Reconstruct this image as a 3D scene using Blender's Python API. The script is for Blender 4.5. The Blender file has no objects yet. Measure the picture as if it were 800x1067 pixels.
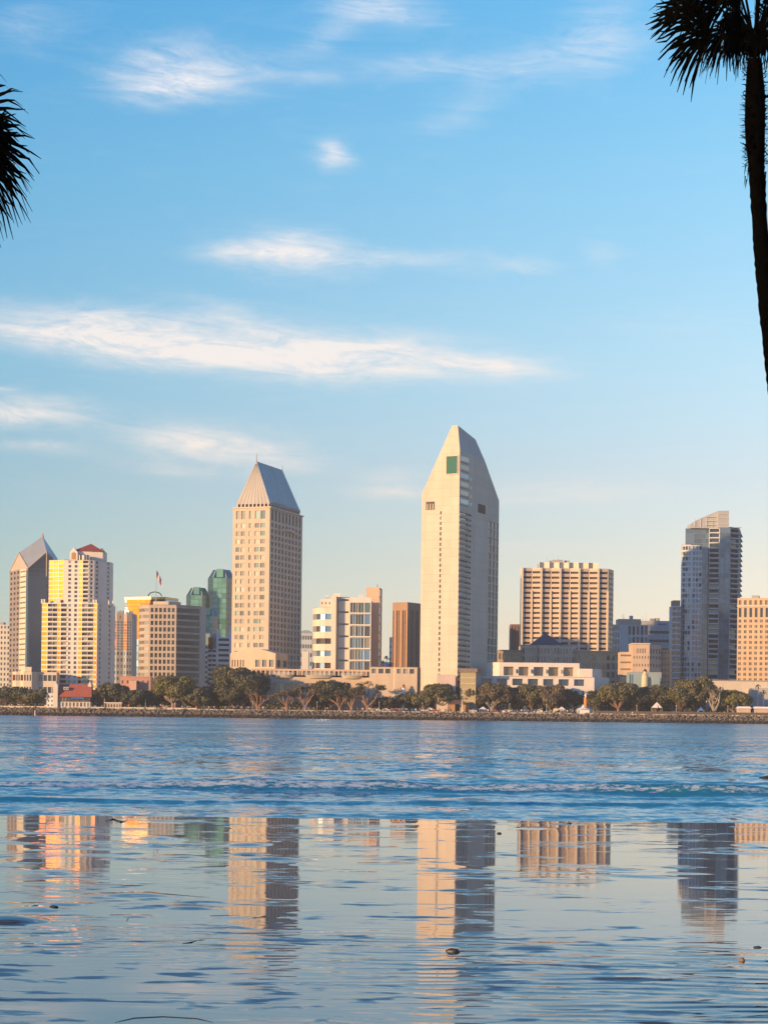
import bpy, bmesh, math, random
from math import sin, cos, tan, pi, radians, sqrt, atan2, exp
from mathutils import Vector, Matrix, noise
C = bpy.context; SC = C.scene; COL = SC.collection
RD = random.Random(7)
# ------------------------------------------------------------------ camera
F = 1950.; ROLL = radians(.66); HOR = 746.7; EYE = 1.7
def U(x, y=HOR): return (x-400)*cos(ROLL)-(HOR-y)*sin(ROLL)
def V(x, y): return (x-400)*sin(ROLL)+(HOR-y)*cos(ROLL)
def PX(x, y, D): return U(x, y)/F*D
def PZ(x, y, D): return EYE+V(x, y)/F*D
cam = bpy.data.cameras.new('camera'); cam.sensor_width = 36; cam.sensor_fit = 'HORIZONTAL'
cam.lens = 36*F/800; cam.shift_y = (HOR-533.5)/800; cam.clip_start = .1; cam.clip_end = 30000
co = bpy.data.objects.new('camera', cam); COL.objects.link(co); co.location = (0, 0, EYE)
co.rotation_euler = (pi/2, -ROLL, 0); SC.camera = co
# ------------------------------------------------------------------ light
SUN_EL = radians(9); SUN_AZ = radians(52)
w = bpy.data.worlds.new('World'); SC.world = w; w.use_nodes = True
NT = w.node_tree; BG = NT.nodes['Background']; BG.inputs[1].default_value = .10
SC.view_settings.view_transform = 'Standard'; SC.view_settings.look = 'None'
SC.view_settings.gamma = 1; SC.view_settings.exposure = .585
sl = bpy.data.lights.new('sun', 'SUN'); sl.energy = 5.; sl.angle = radians(.5); sl.color = (1, .595, .235)
so = bpy.data.objects.new('sun', sl); COL.objects.link(so); so.location = (-50, -50, 60)
so.rotation_euler = Vector((sin(SUN_AZ)*cos(SUN_EL), cos(SUN_AZ)*cos(SUN_EL), -sin(SUN_EL))).to_track_quat('-Z', 'Y').to_euler()

class NB:                                   # tiny node-building helper
    def __init__(s, t): s.t = t
    def n(s, ty, **k):
        o = s.t.nodes.new(ty)
        for a, b in k.items(): setattr(o, a, b)
        return o
    def put(s, sock, v):
        if isinstance(v, bpy.types.NodeSocket): s.t.links.new(v, sock)
        else: sock.default_value = v
    def m(s, op, a, b=0., c=0.):
        o = s.n('ShaderNodeMath', operation=op); s.put(o.inputs[0], a); s.put(o.inputs[1], b); s.put(o.inputs[2], c)
        return o.outputs[0]
    def ramp(s, f, stops):
        o = s.n('ShaderNodeValToRGB'); s.put(o.inputs[0], f); e = o.color_ramp.elements
        while len(e) < len(stops): e.new(.5)
        for i, (p, c) in enumerate(stops):
            e[i].position = p; e[i].color = (*c, 1) if hasattr(c, '__len__') else (c, c, c, 1)
        return o.outputs[0]
    def mix(s, f, a, b, bt='MIX'):
        o = s.n('ShaderNodeMix', data_type='RGBA', blend_type=bt); s.put(o.inputs[0], f)
        s.put(o.inputs[6], (*a, 1) if isinstance(a, tuple) else a); s.put(o.inputs[7], (*b, 1) if isinstance(b, tuple) else b)
        return o.outputs[2]
    def noise(s, vec, sc, det=4, rough=.55, dist=0.):
        o = s.n('ShaderNodeTexNoise'); s.put(o.inputs['Vector'], vec); s.put(o.inputs['Scale'], sc)
        s.put(o.inputs['Detail'], det); s.put(o.inputs['Roughness'], rough); s.put(o.inputs['Distortion'], dist)
        return o.outputs['Fac']
    def vmul(s, v, k):
        o = s.n('ShaderNodeVectorMath', operation='MULTIPLY'); s.put(o.inputs[0], v); s.put(o.inputs[1], k); return o.outputs[0]
    def vec(s, x, y, z):
        o = s.n('ShaderNodeCombineXYZ'); s.put(o.inputs[0], x); s.put(o.inputs[1], y); s.put(o.inputs[2], z); return o.outputs[0]
    def sep(s, v):
        o = s.n('ShaderNodeSeparateXYZ'); s.put(o.inputs[0], v); return o.outputs

# ------------------------------------------------------------------ sky and clouds (directions only)
def build_sky():
    b = NB(NT)
    sk = b.n('ShaderNodeTexSky', sky_type='NISHITA'); sk.sun_disc = False
    sk.sun_elevation = SUN_EL; sk.sun_rotation = pi+SUN_AZ; sk.air_density = 1.; sk.dust_density = .4; sk.ozone_density = 3.
    d = b.n('ShaderNodeTexCoord').outputs['Generated']; x, y, z = b.sep(d)
    h = b.m('MAXIMUM', b.m('SQRT', b.m('ADD', b.m('MULTIPLY', x, x), b.m('MULTIPLY', y, y))), .01)
    az = b.m('DIVIDE', x, b.m('MAXIMUM', b.m('ABSOLUTE', y), .02)); el = b.m('DIVIDE', z, h)
    gain = b.ramp(b.m('MAXIMUM', el, 0.), SKYG)
    base = b.mix(1., sk.outputs[0], gain, 'MULTIPLY')
    side = b.ramp(b.m('MULTIPLY_ADD', az, 2.2, .5), [(0, (.72, .92, 1.0)), (.5, (1, 1, 1)), (1, (1.22, 1.08, 1.02))])
    base = b.mix(1., base, side, 'MULTIPLY')
    rear = b.ramp(b.m('MULTIPLY_ADD', y, 1., .5), [(.2, (.66, .78, .98)), (.62, (1, 1, 1))])
    base = b.mix(1., base, rear, 'MULTIPLY')
    # cloud field in (azimuth, elevation)
    p = b.vec(az, 0., el)
    wob = b.noise(b.vmul(p, (9, 1, 22)), 1., 5, .6); wob2 = b.noise(b.vmul(p, (7, 1, 30)), 1.3, 4, .55)
    fib = b.noise(b.vmul(b.vec(b.m('ADD', az, b.m('MULTIPLY', wob, .05)), 0., b.m('ADD', el, b.m('MULTIPLY', az, .05))), (17, 1, 85)), 1., 9, .72, .9)
    fib2 = b.noise(b.vmul(p, (60, 1, 150)), 1., 5, .6, .3)
    px = b.m('ADD', b.m('MULTIPLY', az, F), b.m('MULTIPLY', b.m('SUBTRACT', wob, .5), 90.))
    pz = b.m('ADD', b.m('MULTIPLY', el, F), b.m('MULTIPLY', b.m('SUBTRACT', wob2, .5), 34.))
    acc = None
    for (cx, cy, rx, ry, ang, st) in CLOUDS:
        u0, v0 = U(cx, cy), V(cx, cy); ca, sa = cos(radians(ang)), sin(radians(ang))
        dx = b.m('SUBTRACT', px, u0); dz = b.m('SUBTRACT', pz, v0)
        a = b.m('ADD', b.m('MULTIPLY', dx, ca/rx), b.m('MULTIPLY', dz, sa/rx))
        c = b.m('SUBTRACT', b.m('MULTIPLY', dz, ca/ry), b.m('MULTIPLY', dx, sa/ry))
        r = b.m('ADD', b.m('MULTIPLY', a, a), b.m('MULTIPLY', c, c))
        k = b.m('MULTIPLY', b.m('EXPONENT', b.m('MULTIPLY', r, -1.3)), st)
        acc = k if acc is None else b.m('ADD', acc, k)
    tex = b.m('ADD', b.m('MULTIPLY', b.m('SUBTRACT', fib, .5), 2.5), b.m('MULTIPLY_ADD', fib2, .8, .68))
    den = b.m('SUBTRACT', b.m('MULTIPLY', acc, tex), b.m('MULTIPLY', b.m('SUBTRACT', 1.1, tex), .16))
    den = b.n('ShaderNodeClamp').outputs[0] if False else b.m('MINIMUM', b.m('MAXIMUM', b.m('MULTIPLY', den, .95), 0.), .95)
    den = b.m('POWER', den, 1.25)
    den = b.m('MULTIPLY', den, b.m('MULTIPLY', b.m('GREATER_THAN', el, .012), 1.))
    cc = b.ramp(b.m('MULTIPLY', el, 2.2), [(0, CLC[0]), (.35, CLC[1]), (.9, CLC[2])])
    col = b.mix(den, base, cc)
    NT.links.new(col, BG.inputs[0])
SKYG = [(.015, (1.84, 1.52, 1.75)), (.045, (1.82, 1.34, 1.32)), (.085, (1.84, 1.33, 1.20)), (.13, (1.84, 1.41, 1.28)), (.19, (1.86, 1.68, 1.48)), (.29, (1.55, 1.90, 1.74)), (.40, (1.05, 1.95, 2.0)), (.62, (.75, 1.6, 2.0)), (1., (.6, 1.3, 1.8))]
CLC = [(5.8, 4.9, 4.2), (6.6, 6.0, 5.6), (6.0, 6.1, 6.5)]
# (x, y, half width, half height in photo pixels seen from the beach, tilt, strength)
CLOUDS = [(205, 80, 81, 28, 6, 0.55), (190, 98, 64, 17, 4, 0.40), (160, 62, 64, 22, 18, 0.26), (330, 80, 64, 14, 3, 0.25),
  (405, 8, 59, 22, -6, 0.55), (345, 38, 43, 17, 25, 0.26), (460, 70, 86, 15, -4, 0.35), (625, 45, 48, 36, 20, 0.44), (560, 70, 64, 22, 0, 0.25),
  (348, 163, 23, 15, -4, 0.62), (480, 112, 59, 22, 25, 0.23), (310, 264, 66, 24, -2, 0.84), (245, 264, 45, 13, 0, 0.44), (430, 268, 81, 13, -2, 0.32), (545, 279, 34, 10, -6, 0.40), (630, 270, 21, 17, 0, 0.19),
  (60, 350, 140, 24, -2, 0.75), (225, 365, 151, 28, -5, 0.84), (380, 368, 129, 28, -5, 0.75), (490, 384, 97, 15, -3, 0.53), (245, 330, 54, 14, -12, 0.26),
  (30, 433, 81, 17, 2, 0.75), (212, 462, 102, 21, -2, 0.66), (280, 480, 64, 17, 0, 0.37), (170, 492, 64, 10, -4, 0.31), (45, 472, 48, 8, -3, 0.33), (5, 410, 27, 4, 0, 0.35),
  (405, 512, 59, 10, 0, 0.44), (600, 517, 108, 22, 3, 0.37), (545, 572, 86, 8, 0, 0.23), (410, 495, 43, 10, 0, 0.26), (30, 40, 64, 28, 10, 0.19), (700, 340, 64, 22, 0, 0.11)]
build_sky()

# ------------------------------------------------------------------ object helpers
def tag(o, label=None, cat=None, group=None, kind=None):
    for k, v in (('label', label), ('category', cat), ('group', group), ('kind', kind)):
        if v: o[k] = v
    return o
def thing(name, label, cat, loc, group=None):
    o = bpy.data.objects.new(name, None); COL.objects.link(o); o.location = loc; o.empty_display_size = .5
    return tag(o, label, cat, group)
class MB:
    def __init__(s): s.v = []; s.f = []; s.mi = []; s.mats = []
    def mid(s, m):
        if m not in s.mats: s.mats.append(m)
        return s.mats.index(m)
    def poly(s, pts, m):
        n = len(s.v); s.v += [tuple(p) for p in pts]; s.f.append(tuple(range(n, n+len(pts)))); s.mi.append(s.mid(m))
    def prism(s, pts, z0, z1, m, mt=None, bottom=True):     # pts counter-clockwise from above
        n = len(pts)
        for i in range(n):
            a, b = pts[i], pts[(i+1) % n]
            s.poly([(a[0], a[1], z0), (b[0], b[1], z0), (b[0], b[1], z1), (a[0], a[1], z1)], m)
        s.poly([(p[0], p[1], z1) for p in pts], mt or m)
        if bottom: s.poly([(p[0], p[1], z0) for p in reversed(pts)], m)
    def hull(s, lo, hi, m, mt=None):                         # loft between two rings of the same length
        n = len(lo)
        for i in range(n): s.poly([lo[i], lo[(i+1) % n], hi[(i+1) % n], hi[i]], m)
        s.poly(hi, mt or m); s.poly(list(reversed(lo)), m)
    def box(s, c, e, m, ang=0):                              # centre, full extents
        ca, sa = cos(ang), sin(ang); x, y = e[0]/2, e[1]/2
        P = [(c[0]+a*ca-b*sa, c[1]+a*sa+b*ca) for a, b in ((-x, -y), (x, -y), (x, y), (-x, y))]
        s.prism(P, c[2]-e[2]/2, c[2]+e[2]/2, m)
    def tube(s, pts, rs, m, n=6, cap=True):
        rings = []; pts = [Vector(p) for p in pts]
        for i, p in enumerate(pts):
            t = (pts[min(i+1, len(pts)-1)]-pts[max(i-1, 0)]).normalized()
            a = t.cross(Vector((0, 1, 0))) if abs(t.y) < .9 else t.cross(Vector((1, 0, 0)))
            a.normalize(); b = t.cross(a)
            rings.append([p+(a*cos(2*pi*k/n)+b*sin(2*pi*k/n))*rs[i] for k in range(n)])
        for i in range(len(rings)-1):
            for k in range(n): s.poly([rings[i][k], rings[i][(k+1) % n], rings[i+1][(k+1) % n], rings[i+1][k]], m)
        if cap: s.poly(list(reversed(rings[0])), m); s.poly(rings[-1], m)
    def lathe(s, c, prof, m, n=14, caps=True):               # prof: (r, z)
        R = [[(c[0]+r*cos(2*pi*k/n), c[1]+r*sin(2*pi*k/n), c[2]+z) for k in range(n)] for r, z in prof]
        for i in range(len(R)-1):
            for k in range(n): s.poly([R[i][k], R[i][(k+1) % n], R[i+1][(k+1) % n], R[i+1][k]], m)
        if caps: s.poly(list(reversed(R[0])), m); s.poly(R[-1], m)
    def mesh(s, name, off=(0, 0, 0), smooth=False):
        me = bpy.data.meshes.new(name); o = off
        me.from_pydata([(a-o[0], b-o[1], c-o[2]) for a, b, c in s.v], [], s.f)
        for m in s.mats: me.materials.append(m)
        me.polygons.foreach_set('material_index', s.mi)
        if smooth: me.polygons.foreach_set('use_smooth', [True]*len(s.f))
        me.update(); return me
    def build(s, name, parent=None, loc=None, kind=None, smooth=False):
        off = Vector(loc) if loc is not None else (parent.location if parent is not None and parent.type == 'EMPTY' else Vector((0, 0, 0)))
        if parent is not None and parent.type != 'EMPTY': off = parent.location+(parent.parent.location if parent.parent else Vector((0, 0, 0)))
        o = bpy.data.objects.new(name, s.mesh(name, off, smooth)); COL.objects.link(o)
        if parent is not None: o.parent = parent
        elif loc is not None: o.location = loc
        if kind: o['kind'] = kind
        return o

# ------------------------------------------------------------------ materials
MC = {}
def mat(name, col, rough=.75, var=.12, sc=.15, metal=0., ior=1.5, streak=True, bump=0.):
    if name in MC: return MC[name]
    m = bpy.data.materials.new(name); m.use_nodes = True; b = NB(m.node_tree); p = m.node_tree.nodes['Principled BSDF']
    co_ = b.n('ShaderNodeTexCoord').outputs['Object']
    nz = b.noise(b.vmul(co_, (1, 1, .35 if streak else 1)), sc, 6, .65)
    nz2 = b.noise(co_, sc*9, 3, .6)
    f = b.m('ADD', b.m('MULTIPLY', nz, .7), b.m('MULTIPLY', nz2, .3))
    lo = tuple(c*(1-var*1.6) for c in col); hi = tuple(min(1, c*(1+var)) for c in col)
    b.put(p.inputs['Base Color'], b.ramp(f, [(.3, lo), (.7, hi)]))
    p.inputs['Roughness'].default_value = rough; p.inputs['Metallic'].default_value = metal; p.inputs['IOR'].default_value = ior
    if bump:
        bn = b.n('ShaderNodeBump'); bn.inputs['Distance'].default_value = bump; b.put(bn.inputs['Height'], nz2); b.put(p.inputs['Normal'], bn.outputs[0])
    if name == 'tower_concrete':                       # faint panel joints
        X_, Y_, Z_ = b.sep(co_); ln = lambda v, st, w_: b.m('LESS_THAN', b.m('FRACT', b.m('DIVIDE', v, st)), w_)
        j = b.m('MAXIMUM', ln(Z_, 4.75, .07), ln(b.m('ADD', X_, b.m('MULTIPLY', Y_, -.2)), 5.1, .05)); src = p.inputs['Base Color'].links[0].from_socket
        pn = b.n('ShaderNodeTexWhiteNoise', noise_dimensions='2D'); b.put(pn.inputs['Vector'], b.vec(b.m('FLOOR', b.m('DIVIDE', b.m('ADD', X_, b.m('MULTIPLY', Y_, -.2)), 5.1)), b.m('FLOOR', b.m('DIVIDE', Z_, 4.75)), 0.))
        k = b.m('SUBTRACT', b.m('MULTIPLY_ADD', pn.outputs['Value'], .07, .95), b.m('MULTIPLY', j, .13)); b.put(p.inputs['Base Color'], b.mix(1., src, b.vec(k, k, k), 'MULTIPLY'))
    MC[name] = m; return m
def glass(name, col, rough=.12, metal=.0, ior=1.9, wav=.0, sc=.25):
    if name in MC: return MC[name]
    m = bpy.data.materials.new(name); m.use_nodes = True; b = NB(m.node_tree); p = m.node_tree.nodes['Principled BSDF']
    co_ = b.n('ShaderNodeTexCoord').outputs['Object']
    oi = b.n('ShaderNodeObjectInfo').outputs['Random']; ge = b.n('ShaderNodeNewGeometry').outputs['Random Per Island']
    f = b.m('FRACT', b.m('ADD', oi, ge))
    lo = tuple(c*.65 for c in col); hi = tuple(c*1.35 for c in col)
    b.put(p.inputs['Base Color'], b.ramp(f, [(0, lo), (1, hi)]))
    b.put(p.inputs['Roughness'], b.m('MULTIPLY_ADD', f, rough*.5, rough*.75))
    p.inputs['Metallic'].default_value = metal; p.inputs['IOR'].default_value = ior
    if wav:
        bn = b.n('ShaderNodeBump'); bn.inputs['Distance'].default_value = wav; b.put(bn.inputs['Height'], b.noise(co_, sc, 2, .5)); b.put(p.inputs['Normal'], bn.outputs[0])
    MC[name] = m; return m
STONE = mat('warm_stone', (.50, .42, .34)); STONE2 = mat('pale_stone', (.56, .48, .40)); WHITE = mat('white_render', (.66, .64, .62), var=.07)
WHITE2 = mat('white_concrete', (.60, .57, .53), var=.08); SAND_ST = mat('sand_stone', (.54, .43, .33)); PINK = mat('pink_stucco', (.46, .25, .20))
PINKST = mat('rose_stone', (.42, .35, .31)); BROWN = mat('brown_stone', (.34, .21, .14)); BROWN2 = mat('brown_facade', (.46, .35, .26)); GREY = mat('grey_concrete', (.36, .36, .37))
BLUEG = mat('blue_grey_panel', (.44, .51, .57)); PEACH = mat('peach_stucco', (.56, .42, .32)); ORANGE = mat('orange_stucco', (.58, .36, .22)); CREAM = mat('cream_stucco', (.62, .54, .44))
ROOFG = mat('roof_gravel', (.25, .24, .23)); REDT = mat('red_tile', (.33, .085, .055), rough=.8, sc=.6); REDR = mat('red_roof_metal', (.30, .055, .05)); SLATE = mat('blue_slate', (.055, .08, .12), rough=.5)
METR = mat('pale_metal_roof', (.36, .34, .33), rough=.6); BLMET = mat('blue_metal_roof', (.26, .35, .41), rough=.45, metal=.15); DARK = mat('dark_metal', (.03, .03, .035), rough=.5)
WOOD = mat('brown_timber', (.10, .06, .045)); OCHRE = mat('ochre_wall', (.42, .22, .08)); GREENR = mat('green_roof', (.05, .13, .11)); TENT = mat('white_canvas', (.75, .74, .74), var=.05); TENTB = mat('blue_canvas', (.08, .20, .48), var=.1)
GD = glass('dark_glass', (.035, .035, .045), .12); GB = glass('blue_glass', (.14, .25, .38), .12, metal=.5, wav=.02); GG = glass('green_glass', (.12, .30, .235), .25, metal=.2, wav=.02); GGD = glass('dark_green_glass', (.012, .055, .06), .14, metal=.1, wav=.02)
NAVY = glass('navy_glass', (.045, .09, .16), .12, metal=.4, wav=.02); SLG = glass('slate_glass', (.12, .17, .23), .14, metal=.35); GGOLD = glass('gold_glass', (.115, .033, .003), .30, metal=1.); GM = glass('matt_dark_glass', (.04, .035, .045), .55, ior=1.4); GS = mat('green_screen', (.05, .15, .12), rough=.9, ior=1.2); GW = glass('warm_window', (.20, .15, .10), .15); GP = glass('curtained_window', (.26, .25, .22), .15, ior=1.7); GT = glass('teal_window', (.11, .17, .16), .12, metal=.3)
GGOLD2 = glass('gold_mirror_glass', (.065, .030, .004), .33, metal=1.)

# ------------------------------------------------------------------ building class
G = 4.5
PANES = {}
def pane_mesh(wd, h, m):
    k = (round(wd, 1), round(h, 1), m.name)
    if k not in PANES:
        b = MB(); b.box((0, 0, 0), (k[0]+.06, .12, k[1]+.06), m); PANES[k] = b.mesh('window')
    return PANES[k]
class Bld:
    def __init__(s, name, label, cat, loc, group=None):
        s.root = thing(name, label, cat, loc, group); s.b = MB(); s.wins = []; s.loc = Vector(loc); s.bal = []
    def facade(s, p, q, z0, z1, sp, wm):
        p = Vector((p[0], p[1])); q = Vector((q[0], q[1])); L = (q-p).length
        if L < .01: return
        u = (q-p)/L; n = Vector((u.y, -u.x)); B = s.b
        P = lambda a, z, d=0.: (p.x+u.x*a-n.x*d, p.y+u.y*a-n.y*d, z)
        if not sp: B.poly([P(0, z0), P(L, z0), P(L, z1), P(0, z1)], wm); return
        if isinstance(sp, list):                       # horizontal strips: (fraction end, spec)
            a = 0.
            for fe, s2 in sp:
                c = fe*L; pp = P(a, 0); qq = P(c, 0); s.facade(pp[:2], qq[:2], z0, z1, s2, wm); a = c
            return
        wm = sp.get('wm', wm); dep = sp.get('dep', .4); mu = sp.get('mu', 0.); a0 = mu; a1 = L-sp.get('mu2', mu)
        z0_, z1_ = z0+sp.get('mb', 0.), z1-sp.get('mt', 0.)
        nr = sp['nr']; hf = sp.get('hf', .5); rh = (z1_-z0_)/nr
        if 'cols' in sp: cols = [(a0+(a1-a0)*x, a0+(a1-a0)*y) for x, y in sp['cols']]
        else:
            nc = sp['nc']; wf = sp.get('wf', .6); cw = (a1-a0)/nc
            cols = [(a0+cw*(i+.5-wf/2), a0+cw*(i+.5+wf/2)) for i in range(nc)]
        zo = sp.get('zo', .5)
        rows = [(z0_+rh*(j+zo*(1-hf)), z0_+rh*(j+zo*(1-hf)+hf)) for j in range(nr)]
        prev = 0.
        for a, b_ in cols:
            if a > prev+.001: B.poly([P(prev, z0), P(a, z0), P(a, z1), P(prev, z1)], wm)
            zp = z0; sm = sp.get('sm', wm)
            for c, d in rows:
                if c > zp+.001: B.poly([P(a, zp), P(b_, zp), P(b_, c), P(a, c)], sm)
                zp = d
                B.poly([P(a, c), P(b_, c), P(b_, c, dep), P(a, c, dep)], wm); B.poly([P(a, d, dep), P(b_, d, dep), P(b_, d), P(a, d)], wm)
                B.poly([P(a, c, dep), P(a, d, dep), P(a, d), P(a, c)], wm); B.poly([P(b_, c), P(b_, d), P(b_, d, dep), P(b_, c, dep)], wm)
                g = sp.get('g', [GD]); g = g[0] if len(g) == 1 else RD.choice(g)
                cc = P((a+b_)/2, (c+d)/2, dep+.05); s.wins.append((Vector(cc), b_-a, d-c, atan2(u.y, u.x), g, sp.get('pr', 0)))
            if zp < z1-.001: B.poly([P(a, zp), P(b_, zp), P(b_, z1), P(a, z1)], sm)
            prev = b_
        if prev < L-.001: B.poly([P(prev, z0), P(L, z0), P(L, z1), P(prev, z1)], wm)
        if 'slab' in sp:                               # projecting floor slabs / balconies
            pr, th = sp['slab']
            for j in range(nr):
                z = z0_+rh*j; a, b_ = sp.get('sr', (0, 1)); s.bal.append((P((a+b_)/2*L, z, -(pr-.02)/2), ((b_-a)*L, pr, th), atan2(u.y, u.x), sp.get('slm', wm)))
    def shell(s, pts, z0, z1, specs, wm, roof=None, par=.0):
        n = len(pts)
        for i in range(n): s.facade(pts[i], pts[(i+1) % n], z0, z1, specs.get(i), wm)
        s.b.poly([(p[0], p[1], z1-par) for p in pts], roof or ROOFG)
        if par:
            for i in range(n):
                a, b_ = pts[i], pts[(i+1) % n]; s.b.poly([(b_[0], b_[1], z1-par), (a[0], a[1], z1-par), (a[0], a[1], z1), (b_[0], b_[1], z1)], wm)
    def part(s, name): m = MB(); s.__dict__.setdefault('pp', []).append((name, m)); return m
    def kit(s, q, z, n=4):
        for k in range(n):
            f, g = RD.uniform(.08, .8), RD.uniform(.1, .5); m = MB(); box_on(m, q, f, f+RD.uniform(.05, .14), g, g+.2, z+.002, z+RD.uniform(1., 2.6), RD.choice([GREY, ROOFG, WHITE2])); m.build('roof_equipment', s.root)
        L_, c_, R_, K_ = q
        for k in range(2): p = c_.lerp(L_, RD.uniform(.1, .9)).lerp(K_, RD.uniform(.2, .5)); m = MB(); m.tube([(p.x, p.y, z), (p.x, p.y, z+RD.uniform(3, 6))], [.12, .06], GREY, 4); m.build('antenna', s.root)
    def done(s):
        s.b.build('wall', s.root)
        W = sorted(s.wins, key=lambda w_: (-w_[5], -round(w_[1]*w_[2], 1), w_[0].y)); rest = MB()
        for i, (c, a, h, an, g, _) in enumerate(W):
            if i < 100:
                o = bpy.data.objects.new('window', pane_mesh(a, h, g)); COL.objects.link(o); o.parent = s.root
                o.location = c-s.loc; o.rotation_euler = (0, 0, an)
            else: rest.box(c, (a+.06, .12, h+.06), g, an)
        if rest.v: rest.build('window', s.root, kind='stuff')
        rest = MB()
        for i, (c, e, an, m) in enumerate(s.bal):
            if i < 90: t = MB(); t.box(c, e, m, an); t.build('balcony', s.root)
            else: rest.box(c, e, m, an)
        if rest.v: rest.build('balcony', s.root, kind='stuff')
        for n_, m in s.__dict__.get('pp', []):
            if m.v: m.build(n_, s.root)
        return s.root
def quad(xl, xc, xr, D, ang, y=700, wl=None, dr=None):
    """left end, front corner, right end (photo x) of a rectangular block whose left face is turned ang degrees left"""
    a = radians(ang); c = Vector((PX(xc, y, D), D)); dL = Vector((-cos(a), sin(a))); dR = Vector((sin(a), cos(a)))
    def sol(d, x): k = U(x, y)/F; return (k*c.y-c.x)/(d.x-k*d.y)
    wl = wl or sol(dL, xl); dr = dr or sol(dR, xr)
    return [c+dL*wl, c, c+dR*dr, c+dR*dr+dL*wl]
def line(xs, y=700):
    """front polyline from (x, depth) pairs, closed towards the back"""
    return [Vector((PX(x, y, D), D)) for x, D in xs]
def box_on(b, pts, f0, f1, g0, g1, z0, z1, m, mt=None):
    """block on a roof: fractions along left face f, along right face g"""
    L, c, R, K = pts; e = c-L; d = R-c
    P = [L+e*f0+d*g0, L+e*f1+d*g0, L+e*f1+d*g1, L+e*f0+d*g1]; b.prism([(p.x, p.y) for p in P], z0, z1, m, mt, bottom=False)
    return P
def rect(xl, xr, D, depth, y=700): return [Vector((PX(xl, y, D), D)), Vector((PX(xr, y, D), D)), Vector((PX(xr, y, D), D+depth)), Vector((PX(xl, y, D), D+depth))]
def loc3(p, z=G): return (p[0], p[1], z)

# ================================================================== THE SETTING
def wave_z(x, y):
    """height of the bay surface: small chop, one low breaker near the beach and its wash"""
    d = noise.noise
    w1 = 40.5+.9*sin(x*.11+1.3)+.8*d((x*.12, 3.1, 0)); w2 = 35.6+.5*sin(x*.2)+.5*d((x*.17, 9.1, 0)); w3 = 47.5+1.2*sin(x*.07+4)+1.*d((x*.1, 14.1, 0))
    def ridge(c, h, wf, wb):
        t = y-c; return h*exp(-(abs(t)/(wf if t < 0 else wb))**1.7)
    h1 = .21+.12*d((x*.16, 7.7, 0))+.05*d((x*.6, 1.7, 0)); h3 = .13+.07*d((x*.2, 21., 0))
    z = ridge(w1, h1, .42, 1.3)+ridge(w2, .075+.04*d((x*.4, 2, 5)), .3, .7)+ridge(w3, h3, .9, 1.6)+ridge(w1-1.5, .05+.04*d((x*.5, 4, 5)), .5, .5)
    far = min(1., max(0., (y-32.)/8.)); k = exp(-max(0, y-60)/160.)
    z += far*k*(.055*d((x*.42, y*.42, 0))+.030*d((x*1.2, y*1.1, 3))+.012*d((x*2.9, y*2.7, 6))+.07*d((x*.12, y*.17, 9)))
    e = 31.6+.35*sin(x*.35)+.5*d((x*.25, 5.5, 0))
    z += .02*min(1., max(-1.5, (y-e)/.35))
    if y > 33 and z < .004: z = .004+z*.1
    return z
def foam_f(x, y):
    d = noise.noise
    w1 = 40.5+.9*sin(x*.11+1.3)+.8*d((x*.12, 3.1, 0)); t = y-w1
    st = .55+.9*d((x*.22, 11.2, 0))
    f = (.35+max(0, st))*exp(-((t+.2)/.24)**2)+1.*max(0, st)*exp(-((t+.85)/.45)**2)+.6*max(0, d((x*.3, 31.2, 0)))*exp(-((t+1.9)/.5)**2)
    e = 31.6+.35*sin(x*.35)+.5*d((x*.25, 5.5, 0)); f += .55*exp(-((y-e-.25)/.22)**2)
    w2 = 35.6+.5*sin(x*.2)+.5*d((x*.17, 9.1, 0)); f += .5*max(0, .2+d((x*.5, 41., 0)))*exp(-((y-w2)/.3)**2)
    return min(1., f)
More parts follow.
